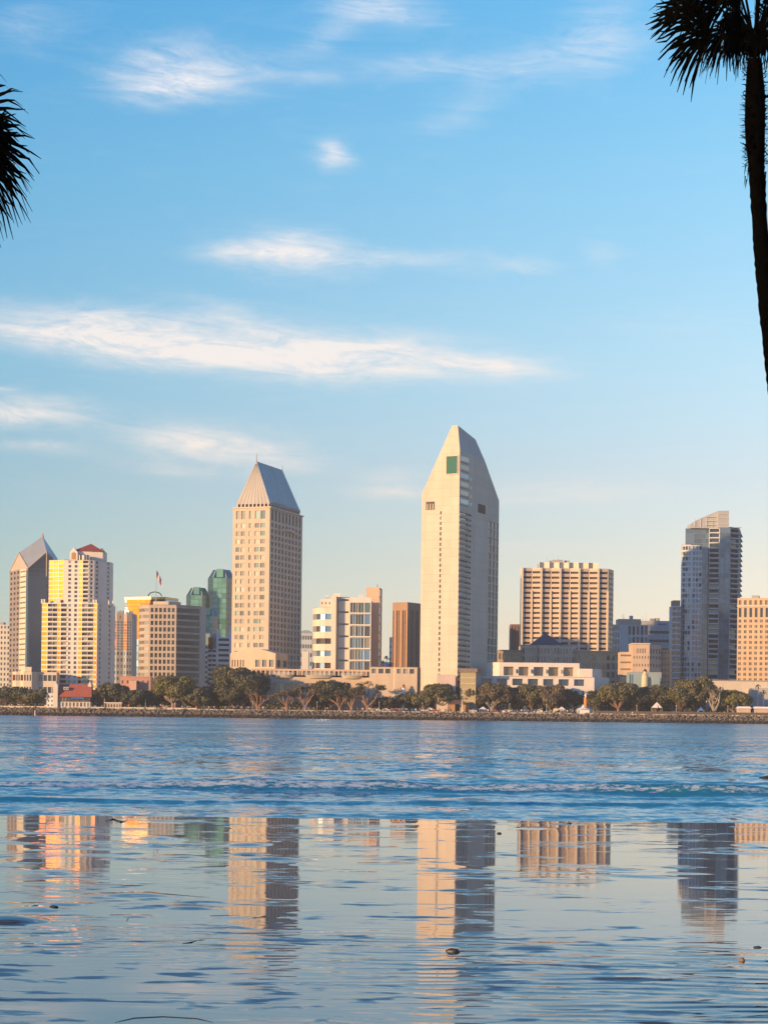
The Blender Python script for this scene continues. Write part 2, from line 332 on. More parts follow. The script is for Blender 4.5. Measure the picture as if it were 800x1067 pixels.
def build_water():
    ys = [30.8]
    while ys[-1] < 1010: ys.append(ys[-1]+max(.05, ys[-1]**2/(EYE*F)*.30))
    us = [-2.2, -1.5, -1, -.7, -.5, -.38, -.30, -.26]+[-.225+.45*i/400 for i in range(401)]+[.26, .30, .38, .5, .7, 1, 1.5, 2.2]
    v = []; fo = []
    for y in ys:
        for u in us:
            x = u*(y+6.); dn = abs(u) < .24
            v.append((x, y, wave_z(x, y))); fo.append(foam_f(x, y) if y < 44 and dn else 0.)
    n = len(us); f = [(j*n+i, j*n+i+1, (j+1)*n+i+1, (j+1)*n+i) for j in range(len(ys)-1) for i in range(n-1)]
    me = bpy.data.meshes.new('bay_water'); me.from_pydata(v, [], f); me.polygons.foreach_set('use_smooth', [True]*len(f))
    at = me.attributes.new('foam', 'FLOAT', 'POINT'); at.data.foreach_set('value', fo)
    m = bpy.data.materials.new('bay_water'); m.use_nodes = True; b = NB(m.node_tree); p = m.node_tree.nodes['Principled BSDF']
    oc = b.n('ShaderNodeTexCoord').outputs['Object']; X, Y, Z = b.sep(oc)
    # facets of the chop: their slopes come straight from noise, so they stay lively out to the far shore
    def ncol(sc, det, v): o = b.n('ShaderNodeTexNoise'); b.put(o.inputs['Vector'], b.vmul(oc, v)); o.inputs['Scale'].default_value = sc; o.inputs['Detail'].default_value = det; o.inputs['Roughness'].default_value = .6; return b.sep(o.outputs['Color'])
    A1, A2, A3 = ncol(1., 4, (1.9, 2.6, 1)), ncol(1., 3, (.20, .26, 1)), ncol(1., 2, (5., 6., 1))
    n4 = b.noise(b.vmul(oc, (.010, .024, 1)), 1., 4, .6); calm = b.m('MULTIPLY', b.ramp(n4, [(.36, .5), (.62, 1.2)]), b.m('MINIMUM', b.m('MAXIMUM', b.m('MULTIPLY_ADD', Y, .009, .02), .38), 1.))
    def slope(i, k1, k2, k3): return b.m('MULTIPLY', calm, b.m('ADD', b.m('ADD', b.m('MULTIPLY', b.m('SUBTRACT', A1[i], .5), k1), b.m('MULTIPLY', b.m('SUBTRACT', A2[i], .5), k2)), b.m('MULTIPLY', b.m('SUBTRACT', A3[i], .5), k3)))
    geo = b.n('ShaderNodeNewGeometry').outputs['Normal']
    nv = b.n('ShaderNodeVectorMath', operation='ADD'); b.put(nv.inputs[0], geo); b.put(nv.inputs[1], b.vec(slope(0, .45*WBUMP, .2*WBUMP, .2*WBUMP), b.m('SUBTRACT', slope(1, .85*WBUMP, .5*WBUMP, .35*WBUMP), b.m('MULTIPLY', calm, .13)), 0.))
    nn = b.n('ShaderNodeVectorMath', operation='NORMALIZE'); b.put(nn.inputs[0], nv.outputs[0]); b.put(p.inputs['Normal'], nn.outputs[0])
    fa = b.n('ShaderNodeAttribute', attribute_name='foam').outputs['Fac']
    fn = b.noise(b.vmul(oc, (5, 8, 12)), 1., 6, .75); fn = b.m('MULTIPLY', b.m('SUBTRACT', b.m('ADD', fa, b.m('MULTIPLY', fn, 2.2)), 1.85), 3.)
    fm = b.m('MINIMUM', b.m('MAXIMUM', fn, 0.), .85)
    b.put(p.inputs['Base Color'], b.mix(fm, (.018, .15, .26), (.46, .56, .64)))
    b.put(p.inputs['Roughness'], b.m('MULTIPLY_ADD', fm, .5, .07)); p.inputs['IOR'].default_value = 1.5
    me.materials.append(m); o = bpy.data.objects.new('water', me); COL.objects.link(o); tag(o, 'blue rippled bay water with one low foamy breaker rolling to the beach', None, None, 'structure')
WBUMP = 1.9
build_water()

PALM_R = (7.35, 28.); PALM_L = (-8.6, 27.)
def sand_z(x, y):
    z = 0. if y < 31 else -(y-31)*.035
    for c in (PALM_R, PALM_L):
        r = sqrt((x-c[0])**2+(y-c[1])**2); z += .28*max(0, 1-(r/1.5)**2)**2
    if 4 < y < 30.5:                             # long thin ripple ridges left by the ebbing tide, stronger close by
        d = noise.noise; k = .12+.88*max(0., min(1., (17.5-y)/6.)); pt = max(0., min(1., .02+2.0*d((x*.13, y*.33, 8))+.35*max(0., min(1., (17.-y)/5.))))
        if pt > 0:
            n1 = d((x*1.5+.5*d((x*.8, y*.8, 2)), y*4.6+.3*d((x*.5, 3, 3)), 0)); n2 = d((x*1.7, y*5.6, 4))
            z += k*pt*(.0105*max(0., 1-abs(n1)*3.6)**1.6+.0045*max(0., 1-abs(n2)*3.)**1.5)
        if y > 15: pm = max(0., min(1., (d((x*.22+9, y*.30, 3))-.02)*5)); z += pm*.026*max(0., d((x*1.5, y*2.2, 7))*2.2-.35)**1.2
    return z
def build_sand():
    ys = [-60, -30, -15, -6, 0, 4, 7, 8.6]
    while ys[-1] < 36: ys.append(ys[-1]+max(.022, ys[-1]**2/(EYE*F)*.5))
    ys += [45, 80, 300, 1020]
    us = [-60, -25, -14]+[-9.5+.075*i for i in range(int(19/.075)+1)]+[14, 25, 60]
    v = [(u*(1 if y < 60 else y/60*2), y, sand_z(u, y) if y < 60 else -1.5) for y in ys for u in us]; n = len(us)
    f = [(j*n+i, j*n+i+1, (j+1)*n+i+1, (j+1)*n+i) for j in range(len(ys)-1) for i in range(n-1)]
    me = bpy.data.meshes.new('beach'); me.from_pydata(v, [], f); me.polygons.foreach_set('use_smooth', [True]*len(f))
    m = bpy.data.materials.new('wet_sand'); m.use_nodes = True; b = NB(m.node_tree); p = m.node_tree.nodes['Principled BSDF']
    oc = b.n('ShaderNodeTexCoord').outputs['Object']; X, Y, Z = b.sep(oc)
    # where the film of water thins the sand shows its ripples
    pat = b.noise(b.vmul(oc, (.55, 1.1, 1)), 1., 5, .62, .3)
    near = b.m('MINIMUM', b.m('MAXIMUM', b.m('DIVIDE', b.m('SUBTRACT', 19., Y), 8.), 0.), 1.)
    msk = b.ramp(b.m('ADD', pat, b.m('MULTIPLY', near, .045)), [(.53, 0.), (.59, 1.)])
    rip = b.noise(b.vmul(oc, (1.9, 4.8, 1)), 1., 3, .5, .25); rip = b.m('MULTIPLY', b.m('POWER', b.m('ABSOLUTE', b.m('SUBTRACT', rip, .5)), .8), 2.6); fine = b.noise(b.vmul(oc, (6., 14., 1)), 1., 3, .55)
    calm = b.noise(b.vmul(oc, (1.3, 2.6, 1)), 1., 3, .5)
    jit = b.noise(b.vmul(oc, (1.8, 11., 1)), 1., 3, .6)
    dash = b.ramp(b.noise(b.vmul(oc, (2.2, 5.2, 1)), 1., 2, .5), [(.52, 0.), (.60, 1.)])          # small dashes of ripple
    sy = b.m('ADD', b.m('MULTIPLY', b.m('SUBTRACT', jit, .5), b.m('MULTIPLY_ADD', msk, .07, .022)), b.m('MULTIPLY', b.m('MULTIPLY', dash, msk), -.16))
    nv = b.n('ShaderNodeVectorMath', operation='ADD'); b.put(nv.inputs[0], b.n('ShaderNodeNewGeometry').outputs['Normal']); b.put(nv.inputs[1], b.vec(b.m('MULTIPLY', b.m('SUBTRACT', fine, .5), .006), sy, 0.))
    nn = b.n('ShaderNodeVectorMath', operation='NORMALIZE'); b.put(nn.inputs[0], nv.outputs[0]); b.put(p.inputs['Normal'], nn.outputs[0])
    grain = b.noise(oc, 30., 4, .6)
    b.put(p.inputs['Base Color'], b.ramp(b.m('ADD', b.m('MULTIPLY', grain, .4), b.m('MULTIPLY', pat, .6)), [(.35, (.035, .050, .065)), (.65, (.07, .085, .10))]))
    b.put(p.inputs['Roughness'], b.m('MULTIPLY_ADD', msk, .05, .035)); p.inputs['IOR'].default_value = 1.75
    me.materials.append(m); o = bpy.data.objects.new('beach', me); COL.objects.link(o); tag(o, 'wet sand flat mirroring the skyline', None, None, 'structure')
SBUMP = 1.
build_sand()

def shore_y(x): return 1000-.10*x
def build_land():
    mg = mat('park_grass', (.07, .09, .035), rough=.9, sc=.05, streak=False); mp = mat('promenade_concrete', (.40, .36, .31), sc=.3, streak=False); md = mat('revetment_bed', (.08, .07, .06), streak=False)
    b = MB(); b.poly([(-2400, 1245, G), (2400, 765, G), (2400, 3400, G), (-2400, 3400, G)], mg); tag(b.build('ground'), None, None, None, 'structure')
    b = MB(); X = 2400
    b.poly([(-X, shore_y(-X)+4.6, G+.12), (X, shore_y(X)+4.6, G+.12), (X, shore_y(X)+14, G+.12), (-X, shore_y(-X)+14, G+.12)], mp)
    b.poly([(-X, shore_y(-X)+4.6, G-.5), (X, shore_y(X)+4.6, G-.5), (X, shore_y(X)+4.6, G+.12), (-X, shore_y(-X)+4.6, G+.12)], mp)
    tag(b.build('promenade'), None, None, None, 'structure')
    b = MB(); b.poly([(-X, shore_y(-X)-2, -1.8), (X, shore_y(X)-2, -1.8), (X, shore_y(X)+5.2, G-.5), (-X, shore_y(-X)+5.2, G-.5)], md); tag(b.build('shore_bank'), None, None, None, 'structure')
    # revetment of dumped rock
    m = bpy.data.materials.new('revetment_rock'); m.use_nodes = True; n = NB(m.node_tree); p = m.node_tree.nodes['Principled BSDF']
    z = n.sep(n.n('ShaderNodeTexCoord').outputs['Object'])[2]; r = n.n('ShaderNodeNewGeometry').outputs['Random Per Island']
    dry = n.ramp(r, [(0, (.09, .078, .065)), (.5, (.16, .132, .11)), (1, (.24, .20, .165))]); wet = n.ramp(r, [(0, (.010, .010, .010)), (1, (.03, .026, .024))])
    tide = n.ramp(n.m('MULTIPLY_ADD', z, .2, 0.), [(.26, 0.), (.40, 1.)])
    n.put(p.inputs['Base Color'], n.mix(tide, wet, dry)); p.inputs['Roughness'].default_value = .85
    bm = bmesh.new(); bmesh.ops.create_icosphere(bm, subdivisions=1, radius=1); ico = [v.co.copy() for v in bm.verts]; ff = [tuple(v.index for v in f.verts) for f in bm.faces]; bm.free()
    V_, F_ = [], []
    for i in range(5200):
        t = RD.random(); x = RD.uniform(-262, 262); yy = shore_y(x)-.3+5.2*t; zz = -.3+(G+.3)*t+RD.uniform(-.15, .25); s = RD.uniform(.35, .85); k = len(V_)
        R = Matrix.Rotation(RD.random()*6, 3, 'Z') @ Matrix.Rotation(RD.random()*6, 3, 'X'); e = (s, s*RD.uniform(.6, 1), s*RD.uniform(.5, .9))
        for c in ico:
            q = R @ Vector((c.x*e[0]*RD.uniform(.8, 1.15), c.y*e[1], c.z*e[2])); V_.append((x+q.x, yy+q.y, zz+q.z))
        F_ += [tuple(a+k for a in f) for f in ff]
    me = bpy.data.meshes.new('riprap'); me.from_pydata(V_, [], F_); me.materials.append(m); o = bpy.data.objects.new('riprap', me); COL.objects.link(o)
    tag(o, 'dumped brown rocks of the seawall, dark and wet along the waterline', 'rocks', None, 'stuff')
build_land()

# ================================================================== BUILDINGS
def Zp(x, y, D): return PZ(x, y, D)
def hotel_pyramid_roof():
    q = quad(241, 279.5, 313.5, 1080, 19, 680); t = Zp(282, 529, 1080); b = Bld('hotel_tower', 'tall stone hotel tower with steep wedge roof and blue slope, left of centre', 'tower', loc3(q[1]))
    colsL = [(.09, .19), (.225, .33), (.44, .50), (.60, .72), (.755, .875)]; gl = [GP, GW, GP, GT, GD]
    z1 = Zp(282, 543, 1080); L = dict(cols=colsL, nr=23, hf=.56, dep=.5, g=gl, mb=3, pr=1); Rr = dict(nc=9, nr=30, wf=.42, hf=.66, mu=1.5, dep=.6, g=[GD], mb=1)
    b.shell(q, G, z1, {0: L, 1: Rr}, STONE)
    b.shell(q, z1, t, {0: dict(cols=colsL, nr=1, hf=.62, dep=.5, g=[GT, GP], pr=3), 1: dict(nc=9, nr=1, wf=.45, hf=.8, mu=1.5, dep=.6)}, STONE)
    cr = b.part('cornice'); P = box_on(cr, q, -.015, 1.03, -.01, 1.01, t, t+.7, STONE2)
    gal = b.part('gallery'); P = box_on(gal, q, .07, .95, .04, .97, t+.7, t+2.4, DARK)
    for k in range(9):
        f = .09+k*.104; box_on(gal, q, f, f+.03, .015, .04, t+.7, t+2.6, STONE2)
    for k in range(14):
        g = .06+k*.066; box_on(gal, q, .95, .985, g, g+.012, t+.7, t+4.2, STONE2)
    rf = b.part('roof'); zr = t+2.6; Lp, c, R_, K = q; e = c-Lp; d = R_-c
    pt = lambda f, g, z: (Lp.x+e.x*f+d.x*g, Lp.y+e.y*f+d.y*g, z)
    ap = Zp(268, 481.5, 1092); lo = [pt(.05, .03, zr), pt(.97, .03, zr), pt(.97, .98, zr), pt(.05, .98, zr)]; r0, r1 = pt(.53, .10, ap), pt(.53, .88, ap)
    rf.poly([lo[0], lo[1], r0], METR); rf.poly([lo[1], lo[2], r1, r0], BLMET); rf.poly([lo[2], lo[3], r1], BLMET); rf.poly([lo[3], lo[0], r0, r1], METR); rf.poly(lo[::-1], METR)
    sp = b.part('spire'); sp.tube([r0, (r0[0], r0[1], ap+5)], [.35, .08], METR); sp = b.part('spire'); sp.tube([r1, (r1[0], r1[1], ap+3)], [.3, .08], METR)
    rb = b.part('roof_rib')                                   # raised seams of both slopes
    for k in range(1, 9):
        f = k/9; a = Vector(lo[0]).lerp(Vector(lo[1]), f); a2 = Vector(r0)+(a-Vector(r0))*.0; n = Vector((-.33, -.95, .1))*.06
        rb.tube([a+n, Vector(r0).lerp(a, .06)+n], [.13, .05], METR, 4)
    for k in range(1, 13):
        f = k/13; a = Vector(lo[1]).lerp(Vector(lo[2]), f); e_ = Vector(r0).lerp(Vector(r1), f); n = Vector((.8, -.3, .4))*.08
        rb.tube([a+n, e_+n], [.13, .13], BLMET, 4)
    ar = b.part('curved_balcony')                             # bowed balcony high on the shaded side
    for k in range(10):
        g = .30+k*.05; bow = 1.3*sin(pi*(k+.5)/10); c0 = Vector(pt(1, g+.025, 0)); nn = Vector((cos(radians(19)), sin(radians(19)), 0)); an = radians(71)
        ar.box((c0.x+nn.x*(bow/2), c0.y+nn.y*(bow/2), t-11.5+1.*sin(pi*(k+.5)/10)), (2.85, bow+.3, 1.3), STONE2, an)
    b.done()
    q = quad(239.6, 287, 300, 1066, 19, 690); t = Zp(287, 681, 1066); p = Bld('hotel_podium', 'stone gabled podium block with slit windows at foot of wedge roofed hotel', 'building', loc3(q[1]))
    zw = Zp(270, 695, 1066); zc = Zp(270, 687.3, 1066)
    p.shell(q, G, zw, {}, SAND_ST); p.shell(q, zw, zc, {0: dict(cols=[(.04, .065), (.10, .125), (.16, .185), (.22, .245), (.28, .305), (.56, .66), (.71, .81), (.86, .96)], nr=1, hf=.96, dep=.9), 1: dict(nc=2, nr=1, wf=.6, hf=.9, dep=.9)}, SAND_ST)
    p.shell(q, zc, t, {}, SAND_ST); r = p.part('gable'); Lp, c, R_, K = q
    a = [(v.x, v.y, t) for v in q]; m1 = Lp.lerp(c, .38); m2 = Lp.lerp(c, .66); bk = (R_-c)*.8
    hi = [(m1.x, m1.y, t+2.6), (m2.x, m2.y, t+2.6), (m2.x+bk.x, m2.y+bk.y, t+2.6), (m1.x+bk.x, m1.y+bk.y, t+2.6)]; r.hull(a, hi, SAND_ST)
    p.done()
hotel_pyramid_roof()

def bent_prism(q, planes, z0, ztop, m, mtop):
    """block over the footprint q from z0, its top cut by planes z = a + b*f + c*g (f, g run 0..1 from the front corner along the left and right faces)"""
    Lp, c, R_, K = q; bm = bmesh.new()
    vs = [bm.verts.new((v.x, v.y, z)) for z in (z0, ztop) for v in q]
    for f in [(3, 2, 1, 0), (4, 5, 6, 7)]+[(i, (i+1) % 4, (i+1) % 4+4, i+4) for i in range(4)]: bm.faces.new([vs[i] for i in f])
    eL = Lp-c; eR = R_-c
    for a, bb, cc in planes:
        p0 = Vector((c.x, c.y, a)); p1 = Vector((Lp.x, Lp.y, a+bb)); p2 = Vector((R_.x, R_.y, a+cc)); n = (p1-p0).cross(p2-p0)
        if n.z < 0: n = -n
        r = bmesh.ops.bisect_plane(bm, geom=bm.verts[:]+bm.edges[:]+bm.faces[:], plane_co=p0, plane_no=n, clear_outer=True)
        ed = [e for e in r['geom_cut'] if isinstance(e, bmesh.types.BMEdge)]
        if ed: bmesh.ops.contextual_create(bm, geom=ed)
    bmesh.ops.recalc_face_normals(bm, faces=bm.faces[:]); out = MB()
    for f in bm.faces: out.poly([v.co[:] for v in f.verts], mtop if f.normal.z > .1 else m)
    bm.free(); return out
def slanted_tower():
    D = 1030; q = quad(437.5, 476.5, 518, D, 24, 690); zs = Zp(476, 531, D); Lp, c, R_, K = q
    b = Bld('hotel_tower', 'tallest slab tower with slanted sail-like top and square green window', 'tower', loc3(c)); W2 = mat('tower_concrete', (.58, .49, .405), var=.09, sc=.09); WS = W2
    zb = Zp(476, 703, D)
    b.shell(q, G, zs, {0: [(.487, None), (.547, dict(nc=1, nr=33, wf=.8, hf=.62, dep=.8, mb=16, pr=5)), (1, None)],
        1: [(.24, dict(nc=1, nr=33, wf=.94, hf=.42, dep=.9, g=[GP, GP, GB], mb=15, pr=2, slab=(.5, .3), slm=W2)), (.30, dict(nc=1, nr=33, wf=.8, hf=.42, dep=.8, mb=15, pr=4)), (.72, None), (1, dict(nc=3, nr=22, wf=.78, hf=.84, dep=.5, g=[GP], mb=12, mt=1.5, pr=1, mu=.3))]}, W2)
    rg = Zp(473, 448.5, D); eL = (c-Lp).length
    top = bent_prism(q, [(rg+3, 0, -10), (Zp(477, 468, D), 215*(1), -3), (Zp(438, 514, D+8)+1.35*(rg-Zp(438, 514, D)), -1.35*(rg-Zp(438, 514, D)), 0),
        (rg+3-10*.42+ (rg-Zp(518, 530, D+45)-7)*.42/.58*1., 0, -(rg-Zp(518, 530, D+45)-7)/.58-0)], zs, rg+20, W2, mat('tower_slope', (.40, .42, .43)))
    b.b.v, b.b.f, b.b.mi, off = b.b.v+top.v, b.b.f+[tuple(i+len(b.b.v) for i in f) for f in top.f], b.b.mi, 0
    ids = [b.b.mid(m) for m in top.mats]; b.b.mi += [ids[i] for i in top.mi]
    aL = atan2(-(Lp-c).y, -(Lp-c).x); aR = atan2((R_-c).y, (R_-c).x); nL = Vector((sin(aL), -cos(aL))); nR = Vector((sin(aR), -cos(aR)))
    def on(part, f, face, z, wd, h, th, m):
        a, d_, n = (c, Lp-c, nL) if face == 'L' else (c, R_-c, nR); o = a+d_*f+n*(th/2-.3); part.box((o.x, o.y, z), (wd, th, h), m, aL if face == 'L' else aR)
    z = Zp(469, 484, D); fw = b.part('lookout_window'); on(fw, .20, 'L', z, 6.4, 9.6, .5, GS); fr = b.part('lookout_frame')
    for dx, w_, h_, dz in ((-3.5, .5, 10.6, 0), (3.5, .5, 10.6, 0)): o = c+(Lp-c)*.20; e = (Lp-c).normalized(); fr.box((o.x+e.x*dx+nL.x*.1, o.y+e.y*dx+nL.y*.1, z), (w_, .7, h_), W2, aL)
    for dz in (-5.05, 5.05): on(fr, .20, 'L', z+dz, 6.4, .5, .75, W2)
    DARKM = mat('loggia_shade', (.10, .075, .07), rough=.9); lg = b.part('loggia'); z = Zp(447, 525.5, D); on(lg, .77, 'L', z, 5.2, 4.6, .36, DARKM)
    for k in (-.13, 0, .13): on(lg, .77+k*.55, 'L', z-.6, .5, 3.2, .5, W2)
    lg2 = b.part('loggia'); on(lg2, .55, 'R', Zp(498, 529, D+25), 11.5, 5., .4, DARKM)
    for k in range(13):                                      # balconies climb beside the blade above the shell
        zz = zs+3.3+k*4.7
        if zz < Zp(477, 476, D): m = MB(); on(m, .12, 'R', zz, 12.5, .35, .9, W2); on(m, .12, 'R', zz+1.9, 12., 2.4, .36, GP if k % 3 else GB); m.build('balcony', b.root)
    for k in range(12):
        zz = zs+4.5+k*4.7
        if zz < Zp(486, 490, D+10): m = MB(); on(m, .27, 'R', zz, 2.6, 1.8, .4, GD); m.build('window', b.root)
    cp = b.part('coping'); 
    b.done()
    q = quad(437.5, 470, 500, 1026, 24, 700)
slanted_tower()

def big_zigzag_hotel():
    D = 1200; xs = [(541, D+2.5)]+[(543.5+9.9*k, D+(0 if k % 2 == 0 else 1.6)) for k in range(10)]; xs[-1] = (632.5, D+1.5); pts = line(xs+[(638, D+14)]); pts += [pts[-1]+Vector((2, 22)), pts[0]+Vector((3, 34))]
    b = Bld('hotel_block', 'wide cream hotel block with zigzag face and rows of dark windows', 'building', loc3(pts[0])); n = len(xs)
    t = Zp(590, 592, D); zm = Zp(590, 615.5, D); zb = Zp(590, 694, D)
    S = dict(nc=1, nr=15, wf=.84, hf=.42, dep=1., g=[GM], sm=mat('shaded_spandrel', (.56, .44, .37))); ST = dict(S, nr=4, wf=.97)  # spandrel colour toned down and pinkish, recess shade put into it
    b.shell(pts, G, zb, {}, CREAM); b.shell(pts, zb, zm, {**{i: S for i in range(1, n-1)}, n-1: dict(nc=3, nr=15, wf=.55, hf=.5)}, CREAM); b.shell(pts, zm, t-1.2, {**{i: ST for i in range(1, n-1)}, n-1: dict(nc=3, nr=4, wf=.55, hf=.5)}, CREAM)
    b.shell(pts, t-1.2, t, {}, CREAM)
    for k in range(10):
        x = 543.5+9.9*k; x = min(x, 632.5); zt = t if k % 2 == 0 else zm; m = MB(); X = PX(x, 650, D+(0 if k % 2 == 0 else 1.6)); m.box((X, D+(0 if k % 2 == 0 else 1.6)-.2, (G+zt)/2), (1.15, 1.6, zt-G-.2), CREAM); m.build('pier', b.root)
    pe = b.part('penthouse')
    for k in range(6):
        x0 = 562+k*10.2; pe.prism([(PX(x0, 600, D+6), D+6), (PX(x0+5, 600, D+6), D+8.5), (PX(x0+10.2, 600, D+6), D+6), (PX(x0+10.2, 600, D+6), D+22), (PX(x0, 600, D+6), D+22)], t, Zp(590, 585.3, D), CREAM)
    b.kit([Vector((PX(565, 600, D), D+8)), Vector((PX(620, 600, D), D+8)), Vector((PX(620, 600, D), D+20)), Vector((PX(565, 600, D), D+20))], Zp(590, 585.3, D), 4)
    b.done()
big_zigzag_hotel()

def glass_sail_condo():
    D = 1200; wt = mat('white_frame', (.52, .53, .56), var=.05); t = Zp(745, 550, D)
    b = Bld('condo_tower', 'blue glass condo tower with curved pale crown and stacked white balconies', 'tower', (PX(740, 690, D), D, G))
    pts = line([(712.5, D+6), (730, D+5.5), (737, D+5.1), (737.3, D+1), (748, D), (748.3, D-3), (759, D-3), (759.3, D), (769, D+5), (770.5, D+26)], 690); pts += [pts[0]+Vector((4, 24))]
    bal = dict(nc=1, nr=36, wf=.92, hf=.66, dep=1.4, g=[GM, GM, GD], slab=(1.1, .45), slm=wt, mb=4)
    gl = dict(nc=2, nr=36, wf=.95, hf=.93, dep=.12, g=[SLG], mb=4, wm=mat('slate_mullion', (.16, .20, .25)), pr=1)
    b.shell(pts, G, t, {0: gl, 1: gl, 3: bal, 5: dict(gl, nc=2), 7: bal, 8: dict(bal, nc=2, wf=.5)}, wt)
    cr = b.part('crown')                                      # curved pale crown rising to the right
    prof = [(719.5, 546), (724, 543), (730, 540), (737, 537), (743, 534.3), (748, 532.3), (759.3, 532)]
    for i in range(len(prof)-1):
        (xa, ya), (xb, yb) = prof[i], prof[i+1]; d = D+3 if i < 5 else D-2
        A, B_ = PX(xa, 540, d), PX(xb, 540, d); za, zb = Zp(xa, ya, d), Zp(xb, yb, d)
        lo = [(A, d, t), (B_, d, t), (B_, d+14, t), (A, d+14, t)]; hi = [(A, d, za), (B_, d, zb), (B_, d+14, zb), (A, d+14, za)]; cr.hull(lo, hi, mat('crown_panel', (.40, .41, .43), rough=.4))
    fr = b.part('crown_frame')
    for x in (724, 730, 736, 742): X = PX(x, 540, D+3); fr.box((X, D+2.8, t+3.5), (.4, .4, 5.5), wt)
    for z in (t+2, t+4.6, t+7.2): fr.box((PX(744, 540, D+2), D+2.2, z), (11, .5, .3), wt)
    for z in (t+2.5, t+6, t+9): fr.box((PX(753.7, 540, D-3), D-2.2, z), (6.6, .5, .35), wt)
    ca = b.part('canopy'); ca.box((PX(765, 550, D), D+4, t+.5), (8.5, 7, .4), wt, .2)
    b.done()
    t2 = Zp(720, 567.5, D-3); pts = line([(708.4, D+4), (709.6, D-.5), (712.5, D-3.5), (718.5, D-4.5), (720, D-4.5), (730, D-4.5)], 690); pts += [pts[-1]+Vector((0, 8.5)), pts[0]+Vector((1, 6.5))]
    w_ = Bld('condo_wing', 'white gridded lower wing with rounded corner on left of blue glass condo', 'building', loc3(pts[3]))
    g1 = dict(nc=1, nr=31, wf=.8, hf=.66, dep=.6, g=[GM, GD], mb=4, mt=.6); g2 = dict(nc=2, nr=31, wf=.74, hf=.68, dep=.6, g=[SLG, GM, SLG, GP], mb=4, mt=.6)
    w_.shell(pts, G, t2, {0: g1, 1: g1, 2: g2, 4: dict(g2, nc=3, wf=.7)}, wt, par=.3); w_.done()
    D2 = 1190; q = rect(699.5, 708.6, D2, 12, 690); s = Bld('slim_tower', 'slim dark banded flats with brown top left of the white gridded wing', 'building', loc3(q[0])); t = Zp(703, 631.5, D2)
    s.shell(q, G, t, {0: dict(nc=2, nr=19, wf=.86, hf=.62, dep=.6, mb=2, slab=(.8, .35), slm=wt)}, wt); box_on(s.part('penthouse'), q, .15, .95, .1, .9, t, Zp(703, 625.5, D2), BROWN); s.done()
glass_sail_condo()

def gable_crown_tower():
    D = 1300; q = quad(9.5, 28.5, 66.5, D, 60, 660); t = Zp(30, 592, D); Lp, c, R_, K = q
    b = Bld('office_tower', 'blue glass office tower with faceted four-gabled metal crown, leftmost tall tower', 'tower', loc3(c))
    st = dict(nc=3, nr=26, wf=.5, hf=.5, dep=.5, mb=3); gl = dict(nc=3, nr=29, wf=.985, hf=.95, dep=.12, g=[NAVY], wm=mat('navy_mullion', (.09, .13, .18), rough=.4), mb=3, pr=2)
    b.shell(q, G, t, {0: [(.56, dict(st, pr=1)), (.90, dict(nc=1, nr=26, wf=.9, hf=.3, dep=.3, g=[GW], wm=CREAM, mb=3)), (1, dict(nc=1, nr=1, wf=.96, hf=.97, dep=.2, g=[NAVY]))], 1: gl}, mat('tower_rose', (.24, .205, .20)))
    cx = (Lp.x+R_.x)/2; cy = (c.y+K.y)/2; pk = Zp(20, 575, D+8); ap = Zp(44, 559, D+25); cg = b.part('gable'); rf = b.part('roof')
    P = [(v.x, v.y, t) for v in q]; M = [((P[i][0]+P[(i+1) % 4][0])/2, (P[i][1]+P[(i+1) % 4][1])/2, pk) for i in range(4)]; A = (PX(44.5, 559, cy), cy, ap)
    for i in range(4): cg.poly([P[i], P[(i+1) % 4], M[i]], PINKST if i in (0, 3) else NAVY); rf.poly([M[i-1], P[i], M[i], A], mat('crown_metal', (.27, .31, .36), rough=.45) if i in (0, 1) else BLMET)
    tr = b.part('crown_trim')
    for i in range(2):
        for s in (P[i], P[i+1]): v = Vector(s); tr.tube([v, Vector(M[i])], [.55, .55], PINKST, 4)
    mm = (Vector(P[1])+Vector(P[2]))/2; nR = Vector((cos(radians(60)), -sin(radians(60)), 0)).normalized(); tr.tube([mm+Vector((.3, -.6, -9)), Vector(M[1])+Vector((.3, -.6, 0))], [.45, .45], PINKST, 4)
    tr.tube([(A[0], A[1], ap-1), (A[0], A[1], ap+2.2)], [1., .2], PINK)
    ba = b.part('glass_bay'); zt = Zp(30, 600, D); e = (R_-c)
    o0 = c+e*.02; o1 = c+e*.50; n2 = Vector((e.y, -e.x)).normalized()*1.6
    ba.prism([(o0+n2)[:], (o1+n2)[:], o1[:], o0[:]], G+3, zt, NAVY) 
    b.done()
gable_crown_tower()

